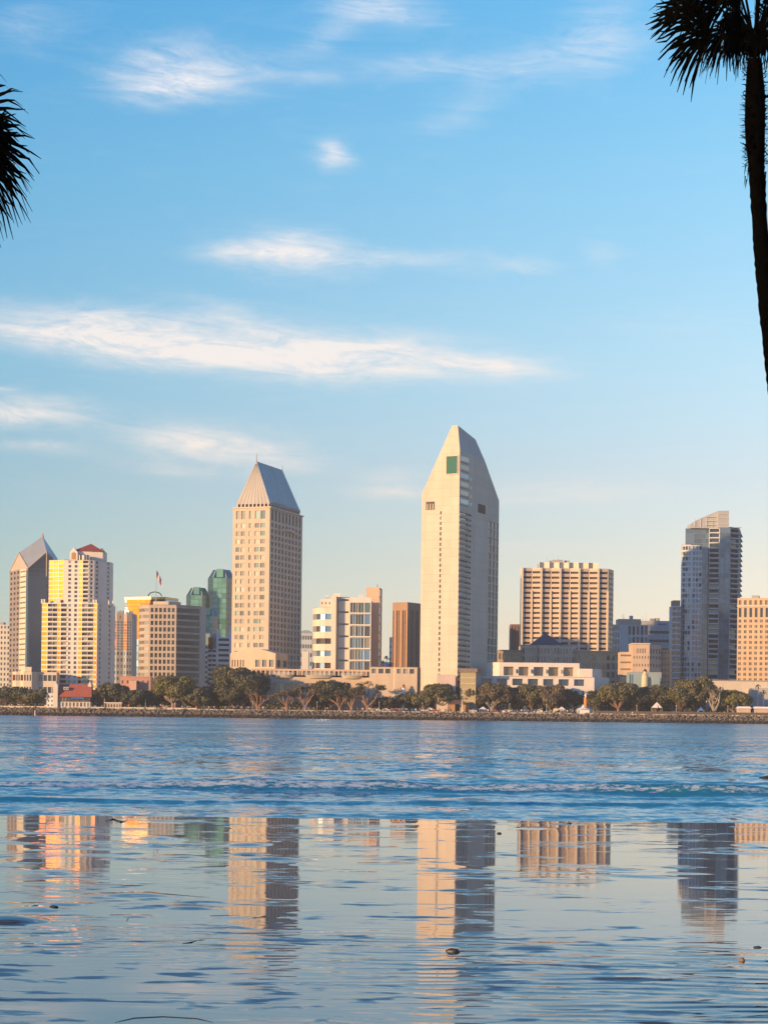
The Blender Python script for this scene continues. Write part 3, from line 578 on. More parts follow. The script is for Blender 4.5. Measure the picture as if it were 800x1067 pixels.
def gold_bay_condo():
    b = Bld('condo_tower', 'white condo tower with red pyramid roof and sun-gilded window bays', 'tower', (PX(80, 700, 1120), 1120, G), None); WT = mat('condo_white', (.70, .65, .60), var=.05)
    zl = Zp(80, 628, 1120); zu = Zp(80, 583, 1125)
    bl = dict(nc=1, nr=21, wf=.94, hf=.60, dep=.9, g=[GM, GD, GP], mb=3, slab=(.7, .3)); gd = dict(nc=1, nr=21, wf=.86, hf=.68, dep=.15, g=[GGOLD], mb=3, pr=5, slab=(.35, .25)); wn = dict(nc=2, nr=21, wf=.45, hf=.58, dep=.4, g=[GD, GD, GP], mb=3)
    low = line([(43, 1126.8), (49, 1125.5), (59.3, 1125.5), (62.6, 1124.6), (69, 1124.6), (81, 1124.6), (84.6, 1123.8), (97, 1123.8), (100.6, 1123.0), (102.5, 1124), (110.5, 1133), (116, 1139)], 700)
    low = [Vector((p.x, p.y-.0)) for p in low]; low += [low[-1]+Vector((0, 14)), low[0]+Vector((6, 24))]
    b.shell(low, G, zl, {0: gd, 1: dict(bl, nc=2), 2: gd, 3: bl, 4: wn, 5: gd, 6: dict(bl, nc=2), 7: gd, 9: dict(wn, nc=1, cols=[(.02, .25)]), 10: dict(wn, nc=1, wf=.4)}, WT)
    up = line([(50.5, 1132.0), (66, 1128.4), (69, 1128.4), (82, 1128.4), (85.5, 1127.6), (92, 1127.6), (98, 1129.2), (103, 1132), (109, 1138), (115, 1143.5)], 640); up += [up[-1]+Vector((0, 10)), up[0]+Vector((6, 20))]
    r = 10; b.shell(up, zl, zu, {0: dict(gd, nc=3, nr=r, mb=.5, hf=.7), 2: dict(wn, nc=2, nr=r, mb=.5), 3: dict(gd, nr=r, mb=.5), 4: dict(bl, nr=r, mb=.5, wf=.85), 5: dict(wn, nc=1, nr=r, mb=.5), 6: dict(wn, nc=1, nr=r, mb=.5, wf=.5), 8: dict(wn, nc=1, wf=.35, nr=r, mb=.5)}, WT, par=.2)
    D = 1131; ph = b.part('penthouse'); z1 = Zp(90, 574, D); x0, x1 = PX(78, 600, D), PX(106, 600, D); ph.prism([(x0, D), (x1, D+3), (x1, D+16), (x0, D+16)], zu, z1, WT)
    rf = b.part('roof'); a, c = x0-.8, x1+.8; apx = (a+c)/2+.2; zt = Zp(91, 565.3, D)
    rf.poly([(a, D-1, z1), (c, D+1.5, z1), (apx, D+8, zt)], REDR); rf.poly([(c, D+1.5, z1), (c, D+17, z1), (apx, D+8, zt)], REDR); rf.poly([(c, D+17, z1), (a, D+17, z1), (apx, D+8, zt)], REDR); rf.poly([(a, D+17, z1), (a, D-1, z1), (apx, D+8, zt)], REDR); rf.poly([(a, D-1, z1), (a, D+17, z1), (c, D+17, z1), (c, D+1.5, z1)], REDR)
    def gable(xa, xb, d, yt, yb, dy, arch):
        m = MB(); A, B_ = PX(xa, 600, d), PX(xb, 600, d); zb, zt_ = Zp(xa, yb, d), Zp(xa, yt, d); mid = (A+B_)/2; sh = zb+(zt_-zb)*.62
        f = [(A, d, zb), (B_, d+dy, zb), (B_, d+dy, sh), (mid, d+dy/2, zt_), (A, d, sh)]; k = [(x, y+5, z) for x, y, z in f]; m.hull(f, k, WT)
        o = m.build('gable', b.root)
        w2 = (B_-A)*.28; ang = atan2(dy, B_-A); am = MB(); cs, sn = cos(ang), sin(ang); pr = [(-w2, 0), (w2, 0)]+[(w2*cos(t*pi/8), (sh-zb)*.62+w2*sin(t*pi/8)) for t in range(9)]
        fr = [(mid+u*cs+.15*sn, d+dy/2+u*sn-.15*cs, zb+.5+v) for u, v in pr]; bk = [(x-.4*sn, y+.4*cs, z) for x, y, z in fr]; am.hull(fr, bk, arch); am.build('arched_window', o)
    gable(72.5, 80.5, 1129, 570.3, 583.5, 0, OCHRE); gable(101, 108.5, 1133.5, 570.5, 583.5, 6, GREY)
    tw = b.part('turret'); tw.prism([v[:] for v in line([(81.8, 1127.9), (85.5, 1127.0), (92.5, 1127.4), (93, 1131)], 640)[:4]]+[(PX(82, 640, 1131), 1131)], zu, Zp(88, 578.5, 1127), WT)
    for x in (84, 88.5, 91): tw.box((PX(x, 600, 1127.2), 1127.3, zu+1.6), (1., .5, 3.), GGOLD if x == 84 else GD)
    pb = b.part('parapet_post')
    for x in (59.5, 62, 97.5, 100, 110.8, 115.5, 43.4, 46): pb.box((PX(x, 640, 1127), 1127.5+(8 if x > 105 else 0), zl+1), (.9, .9, 2.6), WT)
    b.done()
    b = Bld('podium_block', 'low stone podium with gilded windows at foot of the condo tower', 'building', (PX(25, 710, 1105), 1105, G)); SS = dict(nc=2, nr=3, wf=.6, hf=.5, dep=.4)
    q = line([(13, 1108), (16.5, 1106.7), (21, 1106.7), (24.5, 1105.4), (33, 1105.4), (40, 1110), (59, 1110)], 710); q += [q[-1]+Vector((0, 10)), q[0]+Vector((0, 14))]
    b.shell(q, G, Zp(25, 700, 1105), {0: dict(SS, nc=1, g=[GGOLD], wf=.8), 1: SS, 2: dict(SS, nc=1, g=[GGOLD], wf=.8), 3: dict(SS, nc=3), 5: dict(nc=4, nr=3, wf=.8, hf=.5, dep=.8)}, CREAM)
    box_on(b.part('tower'), [q[2], q[3], q[4], q[4]+Vector((-6, 8))], .2, 1.4, 0, .8, Zp(25, 700, 1105), Zp(25, 695, 1105), CREAM); b.done()
gold_bay_condo()

def office_cluster():
    # far-left sliver
    q = rect(-8, 10, 1350, 25, 700); b = Bld('office_block', 'narrow pale office block cut off by the left edge', 'building', loc3(q[0])); b.shell(q, G, Zp(5, 651, 1350), {0: [(.42, dict(nc=3, nr=16, wf=.8, hf=.6)), (1, dict(nc=3, nr=16, wf=.45, hf=.5))]}, WHITE2); box_on(b.part('roof_box'), q[:4], .2, .5, .3, .6, Zp(5, 651, 1350), Zp(5, 648, 1350), GREY); b.done()
    # slab with two gilded strips
    D = 1290; pts = line([(115, D), (118.8, D+1), (121.5, D+.0), (129, D+1.6), (132, D+.5), (137.5, D+2)], 660); pts += [pts[-1]+Vector((1, 18)), pts[0]+Vector((0, 20))]
    b = Bld('office_block', 'pale grey office block with two gilded vertical window strips', 'building', loc3(pts[0])); t = Zp(126, 639, D); zc = Zp(126, 647, D); zm = Zp(126, 678, D)
    gs = dict(nc=1, nr=11, wf=.8, hf=.8, dep=.1, g=[GGOLD], pr=5); ws = dict(nc=2, nr=11, wf=.55, hf=.5, g=[GD, GB])
    b.shell(pts, G, zm, {i: dict(ws, nr=8, nc=1 if i in (0, 1, 3) else 2, mb=6) for i in range(5)}, GREY); b.shell(pts, zm, zc, {0: dict(ws, nc=1), 1: gs, 2: ws, 3: gs, 4: ws}, GREY); b.shell(pts, zc, t, {2: dict(nc=1, nr=1, wf=.15, hf=.3)}, PINKST)
    b.kit([pts[0], pts[5], pts[6], pts[7]], t); pb = b.part('parapet')
    for f in (0, .3, .7, .94): box_on(pb, [pts[0], pts[5], pts[6], pts[7]], f, f+.06, 0, .1, t, t+1.2, GREY)
    b.done()
    # inverted stepped gold glass tower
    D = 1400; q = quad(129.3, 172, 185.5, D, 21, 660); b = Bld('glass_tower', 'dark glass tower whose front blazes gold in an inverted stepped wedge', 'tower', loc3(q[1])); n = 11; y0, y1 = 665., 624.
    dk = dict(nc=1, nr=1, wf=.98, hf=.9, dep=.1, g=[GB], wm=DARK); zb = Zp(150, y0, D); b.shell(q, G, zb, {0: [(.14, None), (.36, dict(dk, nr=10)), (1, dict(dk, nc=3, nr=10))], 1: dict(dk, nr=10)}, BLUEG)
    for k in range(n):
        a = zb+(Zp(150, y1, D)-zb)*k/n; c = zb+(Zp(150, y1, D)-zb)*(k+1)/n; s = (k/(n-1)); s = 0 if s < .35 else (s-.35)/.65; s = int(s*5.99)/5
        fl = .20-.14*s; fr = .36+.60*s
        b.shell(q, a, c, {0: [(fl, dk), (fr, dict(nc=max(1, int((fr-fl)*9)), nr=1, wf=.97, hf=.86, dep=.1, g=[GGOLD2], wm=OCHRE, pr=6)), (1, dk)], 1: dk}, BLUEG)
    zt = Zp(150, y1, D); b.shell(q, zt, zt+1.6, {}, mat('gold_fascia', (.5, .33, .12), rough=.35, metal=.7)); r = b.part('roof_arch'); X = PX(161, 622, D-8)
    r.tube([(X+5*cos(pi*k/10), D-6, zt+1.6+3.2*sin(pi*k/10)) for k in range(11)], [.35]*11, DARK); b.done()
    # pink stone grid block
    D = 1240; pts = line([(144.6, D+14), (146, D+7.5), (149.5, D+3), (155, D+1), (183.4, D), (208.8, D+15)], 670); pts += [pts[-1]+Vector((2, 16)), pts[0]+Vector((2, 18))]
    b = Bld('office_block', 'rose stone office block with square punched windows and rounded left corner', 'building', loc3(pts[4])); t = Zp(170, 630, D); cv = dict(nc=1, nr=15, wf=1., hf=.5, dep=.3, g=[GW, GP], mb=4, mt=1.5)
    b.shell(pts, G, t, {0: cv, 1: cv, 2: cv, 3: dict(nc=6, nr=15, wf=.62, hf=.66, dep=.6, g=[GD], mb=4, mt=1.5, pr=2, mu=.6), 4: dict(nc=1, nr=15, wf=.97, hf=.66, dep=.35, g=[GGD], mb=4, mt=1.5, mu2=.8)}, PINKST, par=.4)
    pe = b.part('penthouse'); box_on(pe, [pts[3], pts[4], pts[5], pts[5]+(pts[3]-pts[4])], .05, .62, .1, .6, t, Zp(165, 626.5, D), STONE2); b.kit([pts[3], pts[4], pts[4]+Vector((0, 14)), pts[3]+Vector((0, 14))], t, 3); b.done()
    # flag on the pole above it
    f = thing('flag_and_pole', 'striped flag flying on a tall pole above the rose stone office block', 'flag', (PX(162.3, 626, 1247), 1247, Zp(163, 627, 1247))); m = MB(); z0 = f.location.z; x0 = f.location.x; zt = Zp(163, 594, 1247)
    m.tube([(x0, 1247, z0), (x0+.3, 1247, zt)], [.22, .12], GREY); m.build('pole', f); m = MB(); fr = mat('flag_red', (.45, .05, .05), var=.02); fw = mat('flag_white', (.7, .68, .66), var=.02); fb = mat('flag_blue', (.03, .05, .2), var=.02)
    for j in range(13):                                      # hanging in folds, hoist to the left
        for i in range(10):
            u0, u1 = i/10, (i+1)/10; P = lambda u, v: (x0+.3+3.6*u+.0*v, 1247+.5*sin(u*9), zt-.3-3.1*v-7.0*u*(.55+.45*u)-.5*v*u)
            v0, v1 = j/13*1.45, (j+1)/13*1.45; m.poly([P(u0, v1), P(u1, v1), P(u1, v0), P(u0, v0)], fb if (i < 4 and j < 7) else (fr if j % 2 == 0 else fw))
    for i in range(4):
        for j in range(3): u, v = .06+.1*i, .1+.24*j; c = (x0+.3+3.6*u, 1246.9+.5*sin(u*9), zt-.3-3.1*v-7.0*u*(.55+.45*u)-.5*v*u); m.box(c, (.14, .08, .16), fw)
    m.build('flag', f)
    # green hexagonal glass towers
    def hexa(x, hw, yt, yc, D, rot, label, fx=None):
        r = (PX(x+hw, 650, D)-PX(x-hw, 650, D))/2; cx = PX(x, 650, D); cy = D+r; pts = [Vector((cx+r*cos(radians(240+rot+60*k)), cy+r*sin(radians(240+rot+60*k)))) for k in range(6)]
        b = Bld('glass_tower', label, 'tower', (cx, cy, G)); zc = Zp(x, yc, D); zt = Zp(x, yt, D); sp = lambda g: dict(nc=3, nr=26, wf=.97, hf=.93, dep=.1, g=[g], wm=mat('green_mullion', (.05, .12, .11), rough=.4), pr=1)
        b.shell(pts, G, zc, {0: sp(GG), 5: sp(GGD), 1: sp(GGD)}, GGD)  # lit front and shaded sides put into colour: darker glass on side facets
        cr = b.part('crown'); lo = [(p.x, p.y, zc) for p in pts]; hi = [(cx+(p.x-cx)*.62, cy+(p.y-cy)*.62, zt) for p in pts]
        cr.hull(lo, hi, GGD); fr = b.part('crown_bay'); a, c = pts[0], pts[1]; e = c-a; n = Vector((e.y, -e.x)).normalized(); a2, c2 = a+e*.25, a+e*.75
        fr.prism([(a2-n*.3)[:], (c2-n*.3)[:], (c2-n*r*.6)[:], (a2-n*r*.6)[:]], zc, zt+.3, GG); rb = b.part('crown_rib')
        for l, h in zip(lo, hi): rb.tube([l, h], [.35, .35], BLUEG, 4)
        b.done()
    hexa(228.7, 14, 593, 602, 1500, -2, 'tallest green glass hexagonal tower beside the wedge roofed hotel')
    hexa(204.5, 12, 612, 620, 1490, -2, 'shorter green glass tower with slanted crown behind the rose stone block')
    hexa(217, 9.5, 634, 642, 1440, -2, 'lowest front green glass tower with a pale green face')
    hexa(241, 8, 619, 624, 1530, -2, 'green glass tower mostly hidden behind the wedge roofed hotel')
    # white striped stepped block
    D = 1300; b = Bld('office_block', 'pale blue-white striped office block with stepped notched top and gilded window', 'building', (PX(225, 690, D), D, G)); ww = mat('bluewhite_concrete', (.66, .67, .71), var=.05)
    sp = dict(nc=1, nr=13, wf=.9, hf=.46, dep=.8, g=[GM], mb=4)
    b.shell(rect(208.5, 216.3, D, 20, 690), G, Zp(212, 672, D), {0: dict(sp, nr=12)}, ww); p = rect(216.3, 225.2, D+2, 18, 690); b.shell(p, G, Zp(220, 676, D), {0: dict(sp, nr=12, nc=2)}, ww); b.shell(rect(225.2, 240.5, D, 20, 690), G, Zp(232, 664, D), {0: dict(sp, mu=1.)}, ww)
    fn = b.part('corner_fin')
    for xa, xb, y in ((225.2, 226.8, 655.5), (226.8, 228.4, 659), (228.4, 230, 661.8), (238.9, 240.5, 655.5), (237.3, 238.9, 659), (235.7, 237.3, 661.8)): fn.prism([v[:] for v in rect(xa, xb, D+.3, 6, 690)], Zp(232, 664, D), Zp(232, y, D), ww)
    at = b.part('atrium'); at.prism([v[:] for v in rect(214, 226, D+4, 10, 690)], Zp(220, 676, D), Zp(220, 660, D), BLMET); gp = b.part('gilded_window')
    X0 = PX(216.6, 690, D+1.2); X1 = PX(221.4, 690, D+1.2); gp.prism([(X0, D+2.4), (X1, D+1.2), (X1, D+3.5), (X0, D+3.5)], Zp(219, 677, D), Zp(219, 664, D), GGOLD2); b.done()
office_cluster()

def centre_blocks():
    ww = mat('cream_panel', (.62, .55, .48), var=.05)
    D = 1075; b = Bld('office_block', 'cream banded office block with curved left end and glazed right end', 'building', (PX(355, 700, D), D, G))
    c = line([(325.5, D+10), (327.5, D+5.5), (332, D+2.5), (338, D+1), (344.5, D+.5)], 690); c += [c[-1]+Vector((0, 16)), c[0]+Vector((1, 8))]; cv = dict(nc=1, nr=8, wf=1., hf=.46, dep=.9, g=[GB, GM, GB], mb=1.5, mt=2)
    b.shell(c, G, Zp(335, 632.5, D), {i: cv for i in range(4)}, ww, par=.3); p = line([(333, D+3), (344.5, D+2)], 690); p += [p[1]+Vector((0, 12)), p[0]+Vector((0, 12))]; b.shell(p, Zp(335, 632.5, D), Zp(338, 624, D), {0: dict(nc=3, nr=1, wf=.3, hf=.3)}, ww)
    q = quad(344.5, 349.5, 352.5, D-2, 8, 690); b.shell(q, G, Zp(348, 621.5, D), {}, ww)
    p = line([(351.5, D+2), (363.5, D+2)], 690); p += [p[1]+Vector((0, 14)), p[0]+Vector((0, 14))]; b.shell(p, G, Zp(357, 622, D), {0: dict(nc=1, nr=9, wf=.86, hf=.16, dep=.6, zo=.8, g=[GD], mb=3)}, ww, par=.3)
    p = line([(363.7, D), (386, D)], 690); p += [p[1]+Vector((0, 14)), p[0]+Vector((0, 14))]; b.shell(p, G, Zp(370, 622.5, D), {0: dict(cols=[(.03, .14), (.155, .27), (.285, .40), (.415, .53), (.545, .66), (.70, .96)], nr=9, hf=.84, dep=.5, g=[GGD, GP, GT, GD, GB], mb=2, mt=2.5, pr=3, slab=(1., .35), slm=WHITE)}, WHITE)
    pe = b.part('roof_equipment')
    for x, w_, h in ((351, 4.5, 2.4), (376, 3, 1.6), (341, 2, 1.2)): X = PX(x, 620, D+6); pe.box((X, D+8, Zp(x, 622, D)+h/2), (w_, 4, h), WHITE)
    b.done()
    q = quad(380.5, 394.3, 397.3, 1095, 6, 690); b = Bld('service_tower', 'windowless peach slab with dark edge right of the cream banded block', 'tower', loc3(q[1])); b.shell(q, G, Zp(388, 612, 1095), {1: dict(nc=1, nr=14, wf=.7, hf=.8, g=[GB])}, mat('peach_slab', (.60, .41, .31), var=.05)); box_on(b.part('mast'), q, .75, .82, .2, .3, Zp(388, 612, 1095), Zp(388, 608.5, 1095), GREY); b.done()
    q = quad(408.3, 424, 437.5, 1215, 32, 690); b = Bld('ribbed_tower', 'brown stone tower with tall vertical ribs left of the slanted slab tower', 'tower', loc3(q[1])); t = Zp(424, 627.5, 1215); z2 = Zp(424, 636, 1215); rb = dict(cols=[(.04, .10), (.26, .34), (.40, .46), (.66, .74), (.80, .86)], nr=1, hf=1., dep=1.3, g=[mat('bronze_glass', (.12, .07, .05), rough=.3)])
    b.shell(q, G, z2, {0: rb, 1: rb}, BROWN); b.shell(q, z2, t, {}, BROWN); b.done()
    q = rect(531.6, 541.5, 1275, 15, 690); b = Bld('office_block', 'narrow dark red-brown block left of the zigzag hotel', 'building', loc3(q[0])); b.shell(q, G, Zp(535, 650.5, 1275), {0: dict(nc=3, nr=1, wf=.3, hf=.96, g=[mat('bronze_glass', ())])}, mat('red_brown', (.20, .12, .10))); b.done()
    q = rect(312, 325, 1420, 20, 690); b = Bld('office_block', 'far blue-grey block with rounded top right of the wedge roofed hotel', 'building', loc3(q[0])); b.shell(q, G, Zp(318, 660, 1420), {0: dict(nc=5, nr=9, wf=.6, hf=.45)}, BLUEG); r = b.part('barrel_roof'); X0, X1 = q[0].x, q[1].x
    z = Zp(318, 660, 1420); pr = [(X0+(X1-X0)*(1-cos(pi*k/8))/2, z+2.4*sin(pi*k/8)) for k in range(9)]; r.hull([(x, 1420, zz) for x, zz in pr], [(x, 1440, zz) for x, zz in pr], BLMET); b.done()
    q = rect(314.3, 321.2, 1300, 12, 690); b = Bld('office_block', 'small white block below the far rounded-top building', 'building', loc3(q[0])); b.shell(q, G, Zp(318, 679, 1300), {}, WHITE); box_on(b.part('roof_box'), q, .3, .6, .2, .6, Zp(318, 679, 1300), Zp(318, 677.5, 1300), GREY); b.done()
    q = rect(396.5, 407.5, 1500, 15, 690); b = Bld('office_block', 'low far pale block between the peach slab and the brown tower', 'building', loc3(q[0])); b.shell(q, G, Zp(400, 690, 1500), {0: dict(nc=6, nr=3, wf=.6, hf=.5)}, BLUEG); b.shell(rect(405.5, 408.5, 1499, 10, 690), G, Zp(406, 664, 1500), {0: dict(nc=2, nr=12, wf=.6, hf=.5)}, BLUEG); b.done()
    # terrace podium
    D = 1045; b = Bld('terrace_building', 'long sand-coloured terrace building with curved planters behind the coral trees', 'building', (PX(330, 720, D), D, G)); zt = Zp(330, 704, D); p = line([(262, D+1), (283.5, D), (314, D), (347, D), (386, D)], 715); p += [p[-1]+Vector((0, 18)), p[0]+Vector((0, 18))]; ar = dict(nc=5, nr=2, wf=.86, hf=.82, dep=1.2, g=[GW, GP, GT, GD], mb=3.5, mt=3.8)
    b.shell(p, G, zt, {1: [(.05, None), (.95, ar), (1, None)], 2: [(.12, None), (.92, ar), (1, None)]}, SAND_ST, par=.9); p2 = line([(262, D+8), (386, D+8)], 715); p2 += [p2[1]+Vector((0, 9)), p2[0]+Vector((0, 9))]; b.shell(p2, zt-.9, Zp(330, 697.5, D+8), {0: dict(nc=26, nr=1, wf=.62, hf=.55, dep=.5, g=[GP, GW, GD, GGOLD2])}, PEACH)
    for x0, x1 in ((286, 307), (317, 348), (355, 378)):
        m = MB(); X0, X1 = PX(x0, 715, D), PX(x1, 715, D); n = 12; lo, hi = [], []
        for k in range(n+1): t_ = k/n; x = X0+(X1-X0)*t_; y = D-2.6*sin(pi*t_)**.6 if 0 < t_ < 1 else D; lo.append((X0+(X1-X0)*(.12+.76*t_), D-(D-y)*.6+.01, zt-1.6)); hi.append((x, y+.01, zt+.2))
        m.hull(lo, hi, STONE2); m.build('curved_planter', b.root)
        m = MB()
        for k in range(0, 25): t_ = k/24; x = X0+(X1-X0)*t_; y = D-2.5*sin(pi*t_)**.6 if 0 < t_ < 1 else D; m.box((x, y+.2, zt+.9), (.18, .12, 1.5), WHITE)
        m.build('railing', b.root)
    for k in range(13): m = MB(); x = PX(290+k*7.4, 700, D+5); m.box((x, D+5, zt+1.), (.4, .4, 3.6), STONE2); m.build('pergola_post', b.root)
    b.done()
    D = 1038; q = quad(384.5, 434.5, 438, D, 3, 715, dr=12); b = Bld('ballroom_block', 'plain sand stone block with two sets of three square windows', 'building', loc3(q[1])); t = Zp(410, 695, D); zc = Zp(410, 702.2, D); zd = Zp(410, 696.8, D)
    q = [q[0], q[0].lerp(q[1], .51), q[0].lerp(q[1], .53), q[1], q[2], q[3]]; q[2] = q[2]+Vector((0, -.6)); q[3] = q[3]+Vector((0, -.6))
    b.shell(q, G, zc, {}, SAND_ST); w3 = dict(cols=[(.10, .27), (.38, .58), (.66, .86)], nr=1, hf=.9, dep=.7, g=[GP, GD]); b.shell(q, zc, zd, {0: w3, 2: w3}, SAND_ST); b.shell(q, zd, t, {}, SAND_ST, par=.3); b.done()
    q = rect(438, 455, 1040, 8, 700); b = Bld('service_block', 'grey concrete link block at the left foot of the slanted slab tower', 'building', loc3(q[0])); b.shell(q, G, Zp(440, 696, 1040), {}, GREY); box_on(b.part('roof_box'), q, .2, .5, .3, .7, Zp(440, 696, 1040), Zp(440, 694.5, 1040), GREY); b.done()
    q = quad(455, 474.5, 477, 1022, 4, 710, dr=6); b = Bld('entrance_block', 'pale pink block below the narrow window slit of the slanted tower', 'building', loc3(q[1])); b.shell(q, G, Zp(465, 703.5, 1022), {1: dict(nc=1, nr=1, wf=.8, hf=.8, g=[GGD])}, mat('pale_pink', (.56, .45, .42))); box_on(b.part('parapet'), q, -.01, 1.01, -.02, .1, Zp(465, 703.5, 1022), Zp(465, 703, 1022), STONE2); b.done()
    D = 1020; q = quad(479.2, 495.5, 499, D, 18, 710, dr=9); b = Bld('glazed_pavilion', 'gold glazed pavilion with dark roof between the slab tower and white hall', 'building', loc3(q[1])); b.shell(q, G, Zp(488, 700.5, D), {0: dict(nc=8, nr=7, wf=.88, hf=.86, dep=.15, g=[mat('amber_glass', (.20, .17, .09), rough=.35, metal=.3, var=.2)])}, PINKST); box_on(b.part('roof'), q, -.06, 1.12, -.1, 1, Zp(488, 700.5, D), Zp(488, 696.7, D), mat('bronze_roof', (.16, .12, .11))); b.done()
centre_blocks()

def right_blocks():
    wh = mat('hall_white', (.68, .62, .57), var=.06); D = 1033
    b = Bld('convention_hall', 'long white stepped convention hall with rows of square openings', 'building', (PX(560, 720, D), D, G)); t = Zp(560, 705, D)
    p = line([(496, D), (619, D+1), (634.5, D+14)], 715); p += [p[-1]+Vector((0, 15)), p[0]+Vector((10, 26))]; z7 = Zp(560, 707.5, D); z14 = Zp(560, 714.5, D); z20 = Zp(560, 719, D)
    co_ = [(.045+.1305*k, .045+.1305*k+.088) for k in range(7)]
    b.shell(p, G, z20, {0: dict(cols=[(a+.0, c) for a, c in co_], nr=1, hf=.96, dep=3, g=[GD, GB], wm=wh, mb=.2)}, wh); b.shell(p, z20, z14, {}, wh); b.shell(p, z14, z7, {0: dict(cols=co_, nr=1, hf=.98, dep=1.8, g=[NAVY], pr=3)}, wh); b.shell(p, z7, t, {}, wh, par=.4)
    D2 = 1043; p = line([(506.5, D2+6), (520, D2), (603.5, D2+1), (604, D2+2)], 700); p += [p[-1]+Vector((0, 18)), p[0]+Vector((6, 14))]; a, c = Zp(560, 704.5, D2), Zp(560, 695, D2)
    co_ = [(.055+.187*k, .055+.187*k+.125) for k in range(5)]; b.shell(p, t-.5, a, {}, wh); b.shell(p, a, c, {1: dict(cols=co_, nr=1, hf=.98, dep=2.2, g=[GD, GW, GM], pr=4)}, wh); b.shell(p, c, Zp(560, 690.7, D2), {}, wh)
    p = line([(603.2, D2), (617, D2), (626.5, D2+9)], 700); p += [p[-1]+Vector((0, 8)), p[0]+Vector((0, 14))]; b.shell(p, t-.5, Zp(610, 697, D2), {}, wh)
    sl = b.part('wall_lamp')
    for k in range(4): sl.box((PX(538+15.7*k, 700, D2), D2-.2, (a+c)/2), (.5, .5, 2.2), DARK)
    b.done()
    br = BROWN2; D = 1112; b = Bld('brown_hotel', 'brown hotel with blue pyramid roof behind the white hall', 'building', (PX(570, 700, D), D, G)); dk = [GT, GD, GD, GP, GW]
    for x0, x1, y, d, nc in ((519, 543, 678.5, D+4, 7), (600, 646.5, 678.5, D+3, 9)): p = rect(x0, x1, d, 20, 690); b.shell(p, G, Zp(560, y, d), {0: dict(nc=nc, nr=7, wf=.62, hf=.66, dep=.8, g=dk, mt=.8)}, br); box_on(b.part('cornice'), p, -.01, 1.01, -.04, .2, Zp(560, y, d), Zp(560, y-.9, d), PINKST)
    p = line([(542.7, D+4), (547, D), (559, D), (562, D-2.5), (580, D-2.5), (583, D), (595, D), (600, D+4)], 690); p += [p[-1]+Vector((0, 20)), p[0]+Vector((0, 20))]; t = Zp(570, 672, D); S = lambda n: dict(nc=n, nr=8, wf=.5, hf=.62, dep=.6, g=dk, mt=1.2)
    b.shell(p, G, t, {0: S(1), 1: S(4), 2: S(1), 3: S(5), 4: S(1), 5: S(4), 6: S(1)}, mat('taupe_stone', (.54, .45, .37)), par=.3); rf = b.part('roof'); X0, X1 = PX(552, 690, D+2), PX(586.5, 690, D+2); zt = Zp(569, 659.5, D+10); cx, cy = (X0+X1)/2, D+12
    c4 = [(X0, D+2, t), (X1, D+2, t), (X1, D+22, t), (X0, D+22, t)]; 
    for i in range(4): rf.poly([c4[i], c4[(i+1) % 4], (cx, cy, zt)], SLATE)
    rf.poly(c4[::-1], SLATE); b.done()
    D = 1300; bw = BLUEG; p = rect(637.5, 675, D, 20, 690); b = Bld('office_block', 'light blue-grey office block with beige rooftop box, right of the zigzag hotel', 'building', loc3(p[0])); t = Zp(655, 651, D)
    b.shell(p, G, t, {0: [(.2, dict(nc=3, nr=9, wf=.6, hf=.7, mb=20)), (.42, None), (1, dict(nc=5, nr=5, wf=.62, hf=.78, g=[GB, GD], mb=24))]}, bw); box_on(b.part('penthouse'), p, .17, .8, .1, .8, t, Zp(655, 645, D), PINKST); b.kit(p, t, 3); b.kit(p, Zp(655, 645, D), 2); b.done()
    D = 1340; p = rect(667, 699.5, D, 22, 690); b = Bld('office_block', 'grey banded office block with small blue rooftop sign left of the glass condo', 'building', loc3(p[0])); t = Zp(680, 647, D); b.shell(p, G, t, {0: [(.26, None), (1, dict(nc=1, nr=10, wf=.96, hf=.32, mt=5))]}, GREY)
    b.kit(p, t, 5); sg = b.part('sign'); bl = mat('sign_blue', (.03, .09, .35))
    for k in range(6): sg.box((PX(686+k*1.5, 651, D), D-.2, Zp(690, 650.6, D)), (.75, .3, 1.1-.25*(k % 2)), bl)
    b.done()
    D = 1066; p = line([(659, D), (676.5, D), (688.5, D+11)], 690); p += [p[-1]+Vector((0, 6)), p[0]+Vector((0, 18))]; b = Bld('arcaded_block', 'peach block with a row of tall arched top windows', 'building', loc3(p[0])); t = Zp(668, 671.5, D); z = Zp(668, 681, D); z2 = Zp(668, 675.5, D)
    b.shell(p, G, z, {0: dict(nc=6, nr=6, wf=.35, hf=.35, mb=8), 1: dict(nc=4, nr=6, wf=.4, hf=.4, mb=8)}, PEACH); b.shell(p, z, z2, {0: dict(nc=6, nr=1, wf=.45, hf=.9, mu=2), 1: dict(nc=4, nr=1, wf=.45, hf=.9)}, PEACH); b.shell(p, z2, t, {}, PEACH)
    rf = b.part('roof'); box_on(rf, [p[0], p[1], p[1]+Vector((0, 17)), p[0]+Vector((0, 17))], -.03, 1.03, -.03, 1, t, t+.7, STONE2); b.done()
    p = rect(646.3, 658.8, 1072, 12, 690); b = Bld('office_block', 'low peach banded block between brown hotel and the arcaded block', 'building', loc3(p[0])); b.shell(p, G, Zp(650, 679.5, 1072), {0: dict(nc=1, nr=9, wf=.98, hf=.25, dep=.4, g=[GW])}, PEACH); b.done()
    p = quad(687.8, 698, 699.3, 1078, 28, 690); b = Bld('orange_slab', 'narrow sunlit orange slab left of the slim dark banded flats', 'building', loc3(p[1])); b.shell(p, G, Zp(692, 677, 1078), {0: dict(nc=3, nr=11, wf=.4, hf=.35, dep=.5, g=[GW])}, ORANGE); b.done()
